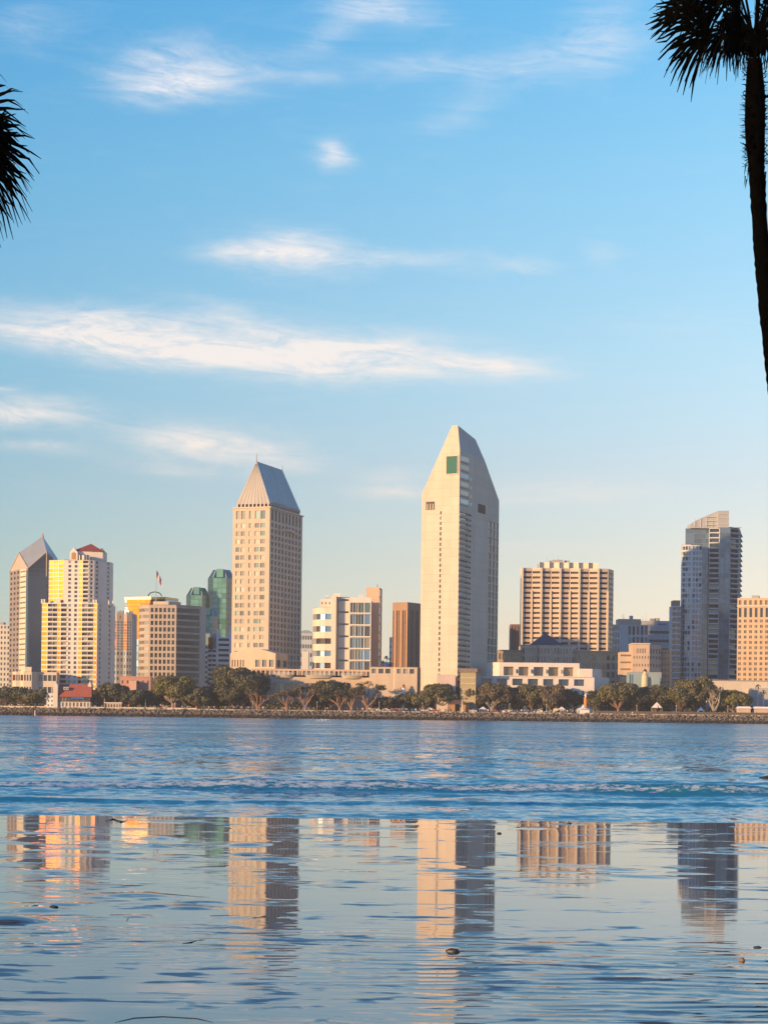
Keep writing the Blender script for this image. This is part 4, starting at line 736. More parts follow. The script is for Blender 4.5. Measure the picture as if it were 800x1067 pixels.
    p = rect(654.5, 689, 1050, 8, 705); b = Bld('storage_hall', 'plain blue-grey low hall behind the small lighthouse', 'building', loc3(p[0])); b.shell(p, G, Zp(670, 701, 1050), {0: [(.03, None), (.17, dict(nc=2, nr=2, wf=.8, hf=.8, g=[GB, GT])), (1, None)]}, mat('blue_hall', (.26, .36, .42))); box_on(b.part('parapet'), p, -.01, 1.01, -.02, .2, Zp(670, 701, 1050), Zp(670, 700.4, 1050), GREY); b.done()
    D = 1100; p = quad(767.5, 815, 830, D, 14, 690, dr=26); b = Bld('apartment_block', 'orange stone apartment block with tall windows at the right edge', 'building', loc3(p[0])); t = Zp(785, 633, D+10); z = Zp(785, 645, D+10); oo = mat('apricot_stone', (.56, .40, .27))
    cs = [(.03+k*.118, .03+k*.118+.06) for k in range(8)]; cs2 = sum([[(.03+k*.118, .055+k*.118), (.062+k*.118, .087+k*.118)] for k in range(8)], [])
    b.shell(p, G, z, {0: dict(cols=cs2, nr=17, hf=.55, dep=.5, g=[GD, GW, GD], mb=4), 1: dict(nc=4, nr=17, wf=.5, hf=.5)}, oo); b.shell(p, z, t, {0: dict(cols=cs, nr=1, hf=.8, dep=.7)}, oo); box_on(b.part('cornice'), p, -.01, 1.01, -.03, .2, t, t+.8, CREAM)
    P = [p[0].lerp(p[1], .03), p[1], p[2], p[3]]; b.shell([p[0].lerp(p[1], .02)+Vector((0, 3)), p[1]+Vector((0, 3)), p[2], p[3]], t, Zp(785, 623.5, D+10), {0: dict(cols=cs, nr=1, hf=.5, dep=.6, g=[GW])}, oo); box_on(b.part('roof_equipment'), p, .3, .46, .2, .7, Zp(785, 623.5, D+10), Zp(785, 620.5, D+10), GREY); b.done()
    D = 1058; p = rect(737.5, 800, D, 14, 720); b = Bld('low_hall', 'plain cream low hall at the foot of the blue glass condo', 'building', loc3(p[0])); b.shell(p, G, Zp(765, 709.3, D), {}, CREAM, par=.3); box_on(b.part('parapet'), p, -.005, 1.005, -.02, .05, Zp(765, 709.3, D), Zp(765, 708.8, D), STONE2)
    b.shell([v+Vector((0, -8)) for v in rect(779, 800, D, 10, 720)], G, Zp(785, 717, D-8), {}, mat('shed_grey', (.42, .40, .38))); b.done()
right_blocks()

# ================================================================== TREES
def leafmat(name, dk, lt):
    if name in MC: return MC[name]
    m = bpy.data.materials.new(name); m.use_nodes = True; b = NB(m.node_tree); p = m.node_tree.nodes['Principled BSDF']
    r = b.n('ShaderNodeNewGeometry').outputs['Random Per Island']; n = b.noise(b.n('ShaderNodeTexCoord').outputs['Object'], .35, 3, .6)
    b.put(p.inputs['Base Color'], b.ramp(b.m('ADD', b.m('MULTIPLY', r, .5), b.m('MULTIPLY', n, .55)), [(.25, dk), (.8, lt)])); p.inputs['Roughness'].default_value = .7
    MC[name] = m; return m
LF = dict(dark=leafmat('leaf_dark', (.035, .042, .024), (.10, .095, .05)), olive=leafmat('leaf_olive', (.055, .06, .028), (.16, .14, .06)), brown=leafmat('leaf_brownish', (.06, .05, .034), (.15, .115, .07)), lite=leafmat('leaf_yellowgreen', (.06, .065, .02), (.20, .17, .05)))
BARK = mat('bark', (.12, .085, .065), sc=.8); BARKP = mat('coral_bark', (.26, .15, .10), sc=.8); BARKW = mat('pale_bark', (.30, .25, .21), sc=.8)
def tree(x, yt, hw, D, kind, label, name='tree', yb=741, bark=None, lo=.30, dens=1., group='trees along the far shore', seed=None):
    R = random.Random(int(x*7+yt)); cx = PX(x, yb, D); zt = Zp(x, yt, D); w_ = hw/F*D; H = zt-G
    t = thing(name, label, 'tree', (cx, D, G), group); bk = bark or BARK; tr = MB()
    fork = H*lo; tr.tube([(cx, D, G-.3), (cx+R.uniform(-.2, .2), D, G+fork*.6), (cx+R.uniform(-.3, .3), D, G+fork)], [.045*H+.12, .035*H+.1, .03*H+.08], bk, 6)
    tr.build('trunk', t); cl = []; nb = max(5, int(5+w_*1.1))
    zc = G+H*(.5+lo*.5); rz = (zt-G)*(1-lo)*.5; lm = MB()
    for i in range(nb):
        a = 2*pi*i/nb+R.uniform(-.3, .3); q = R.uniform(.45, 1.)**.7; r = w_*.72*q; z = zc+rz*R.uniform(-.55, .78)*(1.15-q*.6); s = R.uniform(.32, .50)*min(w_, rz*1.35)
        p = Vector((cx+r*cos(a), D+r*sin(a)*.8, z)); cl.append((p, s)); m_ = Vector((cx, D, G+fork)).lerp(p, .5)+Vector((0, 0, -.08*H))
        lm.tube([(cx, D, G+fork*.9), m_, p], [.022*H+.05, .014*H+.04, .05], bk, 5)
    cl.append((Vector((cx+R.uniform(-.1, .1)*w_, D, zt-.42*rz)), rz*.42)); cl.append((Vector((cx+R.uniform(-.3, .3)*w_, D-.3*w_, zc)), rz*.5))
    lm.build('limb', t); cr = MB(); mt = LF[kind]
    for p, s in cl:
        n = int(dens*(90+150*s/2.2*max(1, s/2.5)))
        for k in range(n):
            v = Vector((R.gauss(0, 1), R.gauss(0, 1), R.gauss(0, 1))).normalized()*(s*R.uniform(.45, 1.08)**.6); v.z *= .72
            c = p+v; e = R.uniform(.22, .5)*min(1.25, .6+s*.2); u = Vector((R.gauss(0, 1), R.gauss(0, 1), R.gauss(0, .6))).normalized(); n_ = (v.normalized()+Vector((R.gauss(0, .6), R.gauss(0, .6), R.gauss(0, .6)))).normalized(); a = u.cross(n_).normalized()*e; b_ = a.cross(n_).normalized()*e*R.uniform(.6, 1)
            cr.poly([c-a-b_, c+a-b_*.6, c+a*.7+b_, c-a*.8+b_*.8], mt)
    cr.build('crown', t); return t
def branchy(x, yt, hw, D, label, bark=None, leaf='brown', top=True, group='coral trees with bare trunks', yb=742, dens=1.):
    """wide vase of bare limbs with a thin crown on top"""
    R = random.Random(int(x*13)); cx = PX(x, yb, D); zt = Zp(x, yt, D); w_ = hw/F*D; H = zt-G; bk = bark or BARKP
    t = thing('coral_tree', label, 'tree', (cx, D, G), group); tips = []; tm = MB(); tm.tube([(cx, D, G-.3), (cx, D, G+H*.10), (cx, D, G+H*.2)], [.05*H+.3, .04*H+.25, .03*H+.2], bk, 7); tm.build('trunk', t); lm = MB()
    def grow(p, d, L, r, lv):
        q = p+d*L; m_ = p.lerp(q, .5)+Vector((R.uniform(-.1, .1)*L, R.uniform(-.1, .1)*L, R.uniform(-.02, .1)*L)); lm.tube([p, m_, q], [r, r*.8, r*.62], bk, 5)
        if lv == 0: tips.append(q); return
        for k in range(2 if R.random() < .6 else 3):
            e = (d+Vector((R.uniform(-.75, .75), R.uniform(-.6, .6), R.uniform(-.15, .55)))).normalized(); grow(q, e, L*R.uniform(.62, .85), r*.6, lv-1)
    n = 5
    for i in range(n):
        sx = (i/(n-1)-.5)*2; d = Vector((sx*w_/H*1.5, R.uniform(-.5, .5), 1.)).normalized(); grow(Vector((cx+sx*.2, D, G+H*.13)), d, H*.33, .032*H+.10, 2)
    lm.build('limb', t)
    cr = MB(); mt = LF[leaf]
    for p in tips:
        if p.z < G+H*.45: continue
        p.z = min(p.z, zt-.5)
        for k in range(int((34 if top else 9)*dens)):
            v = Vector((R.gauss(0, 1)*1.2, R.gauss(0, 1), R.gauss(0, .45))); c = p+v; c.z = min(c.z, zt+.2); e = R.uniform(.18, .40); a = Vector((R.gauss(0, 1), R.gauss(0, 1), R.gauss(0, .6))).normalized()*e; b_ = a.cross(Vector((R.gauss(0, 1), R.gauss(0, 1), R.gauss(0, 1)))).normalized()*e
            cr.poly([c-a-b_, c+a-b_, c+a+b_, c-a+b_], mt)
    if cr.v: cr.build('crown', t)
    return t
def shore_trees():
    L = 'trees along the far shore'
    T = [(6, 715, 12, 'dark', 'dark round tree at the far left edge of the shore'), (23, 717, 11, 'dark', 'second dark tree from the left edge of the shore'), (37, 719, 10, 'olive', 'small olive tree left of the red roofed house'),
     (104, 716, 13, 'olive', 'olive tree just right of the red roofed house'), (121, 712, 14, 'dark', 'dark tree in front of the pink stucco building, left one'), (139, 719, 13, 'dark', 'dark low tree in front of the pink stucco building, right one'), (157, 719, 12, 'dark', 'dark tree left of the tall yellow-green tree'),
     (180, 703, 20, 'lite', 'tall yellow-green tree with pale trunk below the rose stone block'), (205, 716, 15, 'olive', 'low olive tree right of the yellow-green tree'), (226, 714, 13, 'dark', 'dark shrubby tree beside the big dark dome tree'),
     (252, 694, 26, 'dark', 'biggest dark dome shaped tree in front of the hotel podium'), (240, 716, 13, 'dark', 'dark tree under the left side of the big dome tree'), (336, 722, 16, 'dark', 'low dark tree between the coral trees'),
     (345, 708, 17, 'dark', 'dark flat topped tree in front of the terrace planters'), (404, 727, 12, 'dark', 'low dark tree right of the coral trees'), (426, 722, 13, 'dark', 'dark tree in front of the plain sand stone block'), (441, 719, 12, 'olive', 'olive tree below the grey link block'),
     (458, 713, 17, 'olive', 'wide olive crown below the pale pink block'), (478, 715, 13, 'dark', 'dark tree behind the timber gazebo'), (499, 715, 16, 'brown', 'brownish tree at left end of the white hall'), (517, 712, 15, 'brown', 'tall brownish tree, second along the white hall'), (535, 716, 13, 'brown', 'third brownish tree along the white hall'),
     (554, 713, 14, 'olive', 'olive tree before the middle of the white hall'), (573, 714, 14, 'brown', 'dense brownish tree before the middle of the white hall'), (592, 718, 12, 'dark', 'dark tree left of the white tent'), (622, 719, 10, 'dark', 'small dark tree right of the orange column'),
     (644, 711, 17, 'olive', 'big olive tree with pink trunk right of the white hall'), (664, 717, 12, 'brown', 'brownish tree below the small lighthouse'), (683, 713, 16, 'dark', 'dark wide tree below the orange slab'),
     (710, 716, 14, 'olive', 'olive tree at foot of the slim dark flats'), (724, 707, 17, 'olive', 'tall olive tree at foot of the glass condo'), (764, 719, 17, 'lite', 'round yellow-green tree before the cream low hall')]
    for i, (x, y, hw, k, lb) in enumerate(T):
        tree(x, y-1, hw*1.32, 1030-(i % 3)*3+(4 if k == 'dark' else 0), k, lb, bark=BARKW if k == 'lite' else (BARKP if x == 644 else None), lo=.18 if hw < 22 else .12)
    for x, y, hw, top, k, lb in [(268, 716, 17, False, 'brown', 'bare branching coral tree in front of the big dome tree'), (299, 718, 13, True, 'brown', 'coral tree with thick pink trunk below the arched terrace windows'), (318, 712, 12, True, 'brown', 'thin crowned coral tree between two terrace window groups'),
       (354, 718, 13, True, 'dark', 'coral tree with many pink trunks under the dark flat crown'), (366, 716, 10, True, 'dark', 'slender coral tree left of the wide one'), (383, 708, 20, True, 'dark', 'widest coral tree with spreading pink limbs'), (744, 714, 9, False, 'brown', 'pale bare branching tree left of the yellow-green round tree'), (512, 722, 9, True, 'brown', 'grey branching tree below the left end of the white hall')]:
        branchy(x, y, hw, 1021, lb, bark=BARKW if x in (744, 512) else None, top=top, leaf=k)
    # low hedge masses behind the promenade
    m = LF['dark']
    for x0, x1, y, lb in ((0, 46, 720, 'long dark hedge left of the red roofed house'), (96, 180, 721, 'long dark hedge behind the white kiosk'), (190, 262, 720, 'dark hedge under the big dome tree'), (268, 345, 728, 'dark hedge beneath the coral trees'), (388, 466, 722, 'dark hedge behind the parked cars'), (486, 600, 720, 'dark hedge in front of the white hall'), (615, 735, 721, 'dark hedge along the right part of the shore'), (738, 800, 733, 'low hedge before the cream hall')):
        D = 1036; h = thing('hedge', lb, 'hedge', (PX((x0+x1)/2, y, D), D, G), 'hedges behind the promenade'); b = MB(); R = random.Random(x0)
        X0, X1 = PX(x0, y, D), PX(x1, y, D); zt = Zp(x0, y, D)
        n = int((X1-X0)*42)
        for k in range(n):
            x = R.uniform(X0, X1); hh = (zt-G)*(.72+.28*noise.noise((x*.22, x0, 0))); z = G+hh*R.random()**.75; y_ = D+R.uniform(-1.6, 1.6); e = R.uniform(.25, .5); a = Vector((R.gauss(0, 1), R.gauss(0, .5), R.gauss(0, .7))).normalized()*e; b_ = a.cross(Vector((R.gauss(0, .5), 1, R.gauss(0, .5)))).normalized()*e; c = Vector((x, y_, z))
            b.poly([c-a-b_, c+a-b_, c+a+b_, c-a+b_], m)
        b.build('foliage', h)
shore_trees()
def shore_palms():
    for x, yt, yb, D, lb in ((789, 713, 742, 1024, 'small fan palm beside the canopy halls at the right'), (795, 719, 742, 1022, 'shorter fan palm at the right edge of the shore'), (402, 683, 735, 1120, 'distant palm rising between the peach slab and the brown tower, middle one'), (398, 688, 735, 1118, 'distant palm rising between the peach slab and the brown tower, left one'), (406.5, 690, 735, 1116, 'distant palm rising between the peach slab and the brown tower, right one'), (88, 713, 742, 1030, 'slim palm behind the right gable of the red roofed house'), (216, 707, 742, 1034, 'slim palm beside the dark red roofed shop'), (740, 711, 742, 1033, 'slim palm left of the pale bare branching tree')):
        R = random.Random(int(x)); X = PX(x, yb, D); zt = Zp(x, yt, D); t = thing('palm_tree', lb, 'palm tree', (X, D, G), 'small palms along the far shore'); m = MB(); h = zt-G-1.2; m.tube([(X, D, G), (X+.2, D, G+h*.5), (X+.1, D, G+h)], [.32, .24, .2], BARK, 6); m.build('trunk', t); m = MB(); top = Vector((X+.1, D, G+h))
        for k in range(26):
            a = R.uniform(0, 6.28); el = R.uniform(-.6, 1.2); d = Vector((cos(a)*cos(el), sin(a)*cos(el), sin(el))); L = R.uniform(1.5, 2.2); p1 = top+d*L*.6; p2 = top+d*L+Vector((0, 0, -.5*L*max(.2, cos(el)))); s = d.cross(Vector((0, 0, 1))).normalized()*.28
            m.poly([top-s*.2, top+s*.2, p1+s, p1-s], LF['dark']); m.poly([p1-s, p1+s, p2+s*.2, p2-s*.2], LF['dark'])
        m.build('crown', t)
shore_palms()

def frond_mesh(m, R, base, d, Lp, Lf, mt, n=30, droop=.5, spread=2.1, wid=.045, face=None):
    """fan palm leaf: stalk from base along d, then a fan of folded segments that split and hang at their tips"""
    d = d.normalized(); hub = base+d*Lp+Vector((0, 0, -.12*Lp*Lp)); dd = (d+Vector((0, 0, -.22*Lp))).normalized()
    m.tube([base, base.lerp(hub, .5)+Vector((0, 0, .04*Lp)), hub], [.028, .02, .016], mt, 4)
    side = face if face is not None else dd.cross(Vector((0, 0, 1))); side = side-dd*side.dot(dd)
    if side.length < .05: side = Vector((1, 0, 0))
    side.normalize(); up = side.cross(dd).normalized()
    prev = None
    for i in range(n):
        a = (i/(n-1)-.5)*2*spread; q = dd*cos(a)+side*sin(a); L = Lf*(.82+.18*cos(a*.7))*R.uniform(.86, 1.08); K = 6; pts = []
        for k in range(K+1):
            t = k/K; p = hub+q*(L*t)+Vector((0, 0, -1))*(droop*L*(max(0, t-.25)/.75)**2.1*R.uniform(.75, 1.35))+up*(.05*L*sin(pi*t)*(1 if i % 2 else -1)); pts.append(p)
        s = q.cross(up).normalized()
        for k in range(K):
            t0, t1 = k/K, (k+1)/K; w0 = (L*t0*spread*2/n*.62) if t0 < .55 else wid*(1-(t0-.55)/.45*.8); w1 = (L*t1*spread*2/n*.62) if t1 < .55 else wid*(1-(t1-.55)/.45*.93); w0 = min(w0, wid*1.6)+.004; w1 = min(w1, wid*1.6)+.003
            m.poly([pts[k]-s*w0, pts[k]+s*w0, pts[k+1]+s*w1, pts[k+1]-s*w1], mt)
def palms():
    pd = mat('palm_frond_silhouette', (.0018, .002, .0015), rough=.9, var=.3, ior=1.05); pb = mat('palm_bark_silhouette', (.0016, .0015, .0014), rough=.95, var=.4, sc=6, ior=1.05)  # near-black base colours put the unlit silhouette into the palms themselves
    D = 28.; root = thing('palm_tree', 'tall dark fan palm with shaggy trunk rising out of the frame at right', 'palm tree', (PALM_R[0], D, .05), 'fan palms framing the view')
    ax = [(PALM_R[0], D, .0, .24), (PALM_R[0]-.12, D, 1.2, .17)]
    for x, y, r in ((852, 640, .135), (826, 520, .13), (807.5, 405, .118), (799.5, 330, .118), (794, 270, .12), (790, 210, .118), (787.5, 165, .125)): ax.append((PX(x, y, D), D, PZ(x, y, D), r))
    tr = MB(); R = random.Random(5); dense = []
    for i in range(len(ax)-1):
        for k in range(14): t = k/14; dense.append([ax[i][j]*(1-t)+ax[i+1][j]*t for j in range(4)])
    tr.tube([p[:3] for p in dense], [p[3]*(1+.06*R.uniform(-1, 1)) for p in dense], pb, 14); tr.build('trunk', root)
    # boots: shaggy skirt of leaf bases under the crown
    sk = MB(); zt, xt = PZ(786, 62, D), PX(786, 62, D); z0, x0 = PZ(787.5, 168, D), PX(788, 168, D)
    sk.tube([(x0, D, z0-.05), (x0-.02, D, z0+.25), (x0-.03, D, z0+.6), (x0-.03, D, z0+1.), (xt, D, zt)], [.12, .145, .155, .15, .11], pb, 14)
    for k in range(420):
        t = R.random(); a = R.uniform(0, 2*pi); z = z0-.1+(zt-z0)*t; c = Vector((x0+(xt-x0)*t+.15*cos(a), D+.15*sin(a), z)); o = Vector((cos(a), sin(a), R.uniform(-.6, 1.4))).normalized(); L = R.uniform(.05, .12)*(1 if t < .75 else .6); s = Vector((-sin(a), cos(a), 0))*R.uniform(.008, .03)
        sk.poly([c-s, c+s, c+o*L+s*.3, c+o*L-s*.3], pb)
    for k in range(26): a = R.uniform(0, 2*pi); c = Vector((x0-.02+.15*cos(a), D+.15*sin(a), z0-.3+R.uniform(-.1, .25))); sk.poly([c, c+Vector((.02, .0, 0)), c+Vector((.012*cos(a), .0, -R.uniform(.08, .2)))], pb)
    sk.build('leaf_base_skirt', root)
    top = Vector((xt, D, zt+.12))
    def hubdir(x, y, dy=0.): p = Vector((PX(x, y, D), D+dy, PZ(x, y, D))); return p-top, (p-top).length
    spec = [(735, 42, -.3, .90, .34, 1.2), (728, 0, .2, .80, .25, .95), (764, 46, -.5, .45, .6, 1.5), (752, -16, .5, .85, .4, 1.9), (742, -30, -.3, 1.05, .3, 2.), (772, -4, .6, .7, .45, 2.), (764, 2, .9, .65, .35, 2.), (778, 2, -.8, .65, .45, 2.1), (790, 4, -.9, .8, .5, 2.1), (800, 0, .9, .8, .5, 2.1),
            (770, -42, .3, 1.05, .3, 2.), (795, -50, 0, 1.05, .25, 2.), (818, -38, .2, 1.05, .3, 2.), (838, -10, -.2, 1., .5, 2.), (845, 10, .3, .9, .4, 1.9), (838, 44, -.3, .8, .5, 1.6), (815, 4, .7, .8, .5, 2.), (812, -4, -.7, .85, .5, 2.), (760, -12, -.9, .9, .5, 2.1), (784, -15, .9, .9, .5, 2.1), (803, -20, -.8, .9, .5, 2.)]
    for i, (x, y, dy, Lf, dr, sp) in enumerate(spec):
        d, L = hubdir(x, y, dy); m = MB(); fc = Vector((0, .35 if i % 2 else -.3, 1)) if i < 3 else Vector((R.uniform(-.4, .4), R.uniform(-.6, .6), 1))
        if i in (0, 1, 2): fc = Vector((0, .2, 1)).cross(Vector((0, 1, 0))) if False else Vector((.15, .25, 1))
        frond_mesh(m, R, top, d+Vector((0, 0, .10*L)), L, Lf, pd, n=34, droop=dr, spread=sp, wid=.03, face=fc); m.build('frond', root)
    for i in range(22):                                      # dead leaves hanging against the trunk
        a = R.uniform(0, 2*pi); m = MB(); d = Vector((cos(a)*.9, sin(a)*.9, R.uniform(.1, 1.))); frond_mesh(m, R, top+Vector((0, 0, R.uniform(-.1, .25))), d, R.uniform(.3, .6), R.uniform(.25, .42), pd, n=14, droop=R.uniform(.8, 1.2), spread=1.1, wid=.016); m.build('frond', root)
    D = 27.; root = thing('palm_tree', 'dark fan palm whose drooping fronds reach in from the left edge', 'palm tree', (PALM_L[0], D, .05), 'fan palms framing the view'); top = Vector((PX(-52, 185, D), D, PZ(-52, 185, D))); tr = MB()
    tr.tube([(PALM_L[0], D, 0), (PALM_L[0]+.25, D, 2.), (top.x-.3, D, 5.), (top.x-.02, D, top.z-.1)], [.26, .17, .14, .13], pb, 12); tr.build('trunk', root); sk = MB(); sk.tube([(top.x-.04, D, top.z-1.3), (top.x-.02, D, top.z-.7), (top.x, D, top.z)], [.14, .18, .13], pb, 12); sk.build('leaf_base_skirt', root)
    sp2 = [(-22, 145, .0, .90, .35, 1.7), (-30, 178, -.2, .85, .5, 1.6), (-26, 165, .3, .85, .4, 1.7), (-30, 135, .2, .8, .3, 1.7), (-30, 110, 0, .95, .3, 1.9), (-60, 95, .1, 1, .3, 2), (-95, 110, 0, 1., .4, 2), (-110, 150, .2, 1, .6, 2), (-105, 195, 0, .95, .8, 2), (-50, 150, .8, 1, .7, 2), (-50, 150, -.8, 1, .7, 2), (-38, 200, .2, .60, .6, 1.3), (-75, 215, -.2, .7, .8, 1.5), (-30, 155, -.5, .85, .4, 1.7)]
    for i, (x, y, dy, Lf, dr, sp) in enumerate(sp2):
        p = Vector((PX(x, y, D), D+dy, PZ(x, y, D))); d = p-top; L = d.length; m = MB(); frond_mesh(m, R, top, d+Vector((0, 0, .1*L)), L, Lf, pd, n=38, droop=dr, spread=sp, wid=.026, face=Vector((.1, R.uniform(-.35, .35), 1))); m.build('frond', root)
palms()

# ================================================================== SMALL THINGS ON THE SHORE
def small_buildings():
    D = 1022; b = Bld('restaurant_house', 'harbour house with big red tiled roof and white end gables', 'house', (PX(75, 738, D), D, G)); wc = mat('house_white', (.62, .56, .50), var=.06)
    p = rect(60, 94, D, 9, 735); t = Zp(75, 726, D); b.shell(p, G, Zp(75, 731.5, D), {0: dict(nc=9, nr=1, wf=.6, hf=.8, g=[GD, GW, GP])}, wc); b.shell(p, Zp(75, 731.5, D), t, {0: dict(nc=11, nr=1, wf=.7, hf=.7, g=[GD, GD, GW])}, WOOD)
    rf = b.part('roof'); X0, X1 = p[0].x-.3, p[1].x+.8; rz = Zp(75, 713, D); rf.hull([(X0, D-.9, t-.2), (X1, D-.9, t-.2), (X1, D+10, t-.2), (X0, D+10, t-.2)], [(X0-.3, D+4.2, rz), (X1-.8, D+4.2, rz), (X1-.8, D+4.8, rz), (X0-.3, D+4.8, rz)], REDT)
    for xa, xb, yt in ((55.5, 60.3, 710.5), (90.5, 94, 709.5)):
        m = MB(); A, B_ = PX(xa, 735, D), PX(xb, 735, D); z = Zp(75, yt, D); f = [(A, D-1.2 if xa < 80 else D+3.3, G if xa < 80 else t+1), (B_, D-1.2 if xa < 80 else D+3.3, G if xa < 80 else t+1), (B_, D+(-1.2 if xa < 80 else 3.3), z-2.), ((A+B_)/2, D+(-1.2 if xa < 80 else 3.3), z), (A, D+(-1.2 if xa < 80 else 3.3), z-2.)]; m.hull(f, [(x, y+6, zz) for x, y, zz in f], wc); m.build('gable', b.root)
    for x in (67.2, 70.2): m = MB(); m.box((PX(x, 717, D), D+.9, Zp(75, 717.6, D)), (1.1, 1.6, 1.6), wc); o = m.build('dormer', b.root); m = MB(); m.box((PX(x, 717, D), D+.08, Zp(75, 717.7, D)), (.6, .1, .9), GD); m.build('window', o)
    p2 = rect(48.5, 56, D+.5, 8, 735); b.shell(p2, G, Zp(52, 723.5, D), {0: dict(nc=2, nr=3, wf=.4, hf=.4)}, WHITE); aw = b.part('awning'); aw.hull([(PX(74, 735, D), D-1.9, t-1.2), (PX(88, 735, D), D-1.9, t-1.2), (PX(88, 735, D), D-.02, t-1.2), (PX(74, 735, D), D-.02, t-1.2)], [(PX(74, 735, D), D-.3, t-.35), (PX(88, 735, D), D-.3, t-.35), (PX(88, 735, D), D-.02, t-.35), (PX(74, 735, D), D-.02, t-.35)], TENTB); b.done()
    D = 1019; p = rect(109, 126.5, D, 4, 735); b = Bld('kiosk', 'small pale kiosk with red framed windows beside the promenade', 'kiosk', loc3(p[0])); b.shell(p, G, Zp(118, 733, D), {0: dict(nc=6, nr=1, wf=.6, hf=.6, g=[GW, GD])}, PEACH); box_on(b.part('roof'), p, -.04, 1.04, -.15, 1.1, Zp(118, 733, D), Zp(118, 732, D), WHITE2); po = b.part('chimney'); po.tube([(p[0].x, D-.4, G), (p[0].x, D-.4, Zp(109, 728, D))], [.25, .25], PINK); b.done()
    D = 1062; p = rect(125, 157, D, 12, 710); b = Bld('low_building', 'low pink stucco building with flat roof left of the yellow-green tree', 'building', loc3(p[0])); b.shell(p, G, Zp(140, 705.3, D), {0: dict(nc=6, nr=3, wf=.3, hf=.3)}, PINK); b.shell(rect(135, 142, D-5, 5, 712), G, Zp(138, 709.5, D-5), {}, mat('pink_light', (.58, .36, .29))); box_on(b.part('parapet'), p, -.01, 1.01, -.03, .1, Zp(140, 705.3, D), Zp(140, 704.8, D), mat('pink_trim', (.55, .30, .24))); b.done()
    D = 1044; p = rect(183, 205, D, 9, 730); b = Bld('market_hall', 'low brown hall with green roof under the trees', 'building', loc3(p[0])); b.shell(p, G, Zp(190, 728, D), {0: dict(nc=10, nr=1, wf=.6, hf=.6, g=[GD, GW])}, BROWN); rf = b.part('roof'); lo = [(v.x, v.y, Zp(190, 728, D)) for v in [p[0]+Vector((-.8, -.8)), p[1]+Vector((.8, -.8)), p[2]+Vector((.8, .5)), p[3]+Vector((-.8, .5))]]; rf.hull(lo, [(lo[0][0]+2, D+4, Zp(190, 723, D)), (lo[1][0]-2, D+4, Zp(190, 723, D)), (lo[1][0]-2, D+5, Zp(190, 723, D)), (lo[0][0]+2, D+5, Zp(190, 723, D))], GREENR); b.done()
    for x0, x1, y0, y1, D, m_, lb in ((206, 223, 715, 724, 1042, REDR, 'brown shop house with dark red hipped roof behind the promenade crowd'), (224, 240, 718, 727, 1040, BROWN2, 'timber shop house with brown roof left of the big dome tree'), (262, 276, 727, 733, 1034, mat('canvas_blue', (.06, .12, .22)), 'low shop with blue pitched roof among the coral trees')):
        p = rect(x0, x1, D, 9, 730); b = Bld('shop_house', lb, 'house', loc3(p[0])); z = Zp(x0, y1, D); b.shell(p, G, z, {0: dict(nc=6, nr=2, wf=.5, hf=.5, g=[GD, GW, GD])}, WOOD); rf = b.part('roof'); lo = [(p[0].x-.8, D-.8, z), (p[1].x+.8, D-.8, z), (p[1].x+.8, D+9.5, z), (p[0].x-.8, D+9.5, z)]; zt = Zp(x0, y0, D); rf.hull(lo, [(p[0].x+2.2, D+4, zt), (p[1].x-2.2, D+4, zt), (p[1].x-2.2, D+5, zt), (p[0].x+2.2, D+5, zt)], m_); b.done()
    D = 1016; cx = PX(477, 740, D); t = thing('gazebo', 'timber gazebo with brown hipped roof and ochre side walls on the promenade', 'gazebo', (cx, D, G)); W_ = (PX(488, 740, D)-PX(466, 740, D))/2; ze = Zp(477, 734, D); zt = Zp(477, 729.5, D)
    m = MB(); m.hull([(cx-W_, D-3, ze), (cx+W_, D-3, ze), (cx+W_, D+3, ze), (cx-W_, D+3, ze)], [(cx-2, D-.3, zt), (cx+2, D-.3, zt), (cx+2, D+.3, zt), (cx-2, D+.3, zt)], WOOD); m.build('roof', t)
    for s in (-1, 1): m = MB(); m.box((cx+s*W_*.6, D-.5, (G+ze)/2+.1), (W_*.5, 3.5, ze-G-.3), OCHRE); m.build('side_wall', t)
    for x in (-.95, -.3, .3, .95): m = MB(); m.box((cx+x*W_, D-2.6, (G+ze)/2+.06), (.35, .35, ze-G-.14), WOOD); m.build('post', t)
    X = PX(481.3, 740, 1011.5); t = thing('obelisk', 'pale stone obelisk standing before the timber gazebo', 'monument', (X, 1011.5, G)); m = MB(); m.box((X, 1011.5, G+.45), (1.6, 1.6, .7), STONE2); m.build('plinth', t); m = MB(); z0, z1 = G+.8, Zp(481, 729.5, 1011.5); m.hull([(X+a*.5, 1011.5+b_*.5, z0) for a, b_ in ((-1, -1), (1, -1), (1, 1), (-1, 1))], [(X+a*.22, 1011.5+b_*.22, z1) for a, b_ in ((-1, -1), (1, -1), (1, 1), (-1, 1))], STONE2); m.build('shaft', t)
    # white marquee
    D = 1010; cx = PX(607.5, 740, D); t = thing('marquee', 'white pointed marquee tent at the edge of the seawall', 'tent', (cx, D, G+.12)); h = Zp(607, 739.5, D); W_ = 3.1
    m = MB(); m.prism([(cx-W_, D-W_*.7), (cx+W_, D-W_*.7), (cx+W_, D+W_*.7), (cx-W_, D+W_*.7)], G+.13, h, TENT); m.build('side_panel', t); m = MB(); n = 8; lo = [(cx+W_*1.45*cos(2*pi*k/n+.39), D+W_*1.1*sin(2*pi*k/n+.39), h+.01) for k in range(n)]; mid = [(cx+1.1*cos(2*pi*k/n+.39), D+1.*sin(2*pi*k/n+.39), h+1.15) for k in range(n)]; hi = [(cx+.1*cos(2*pi*k/n+.39), D+.1*sin(2*pi*k/n+.39), Zp(607, 734.5, D)) for k in range(n)]
    m.hull(lo, mid, TENT); m.hull(mid, hi, TENT); m.build('roof', t)
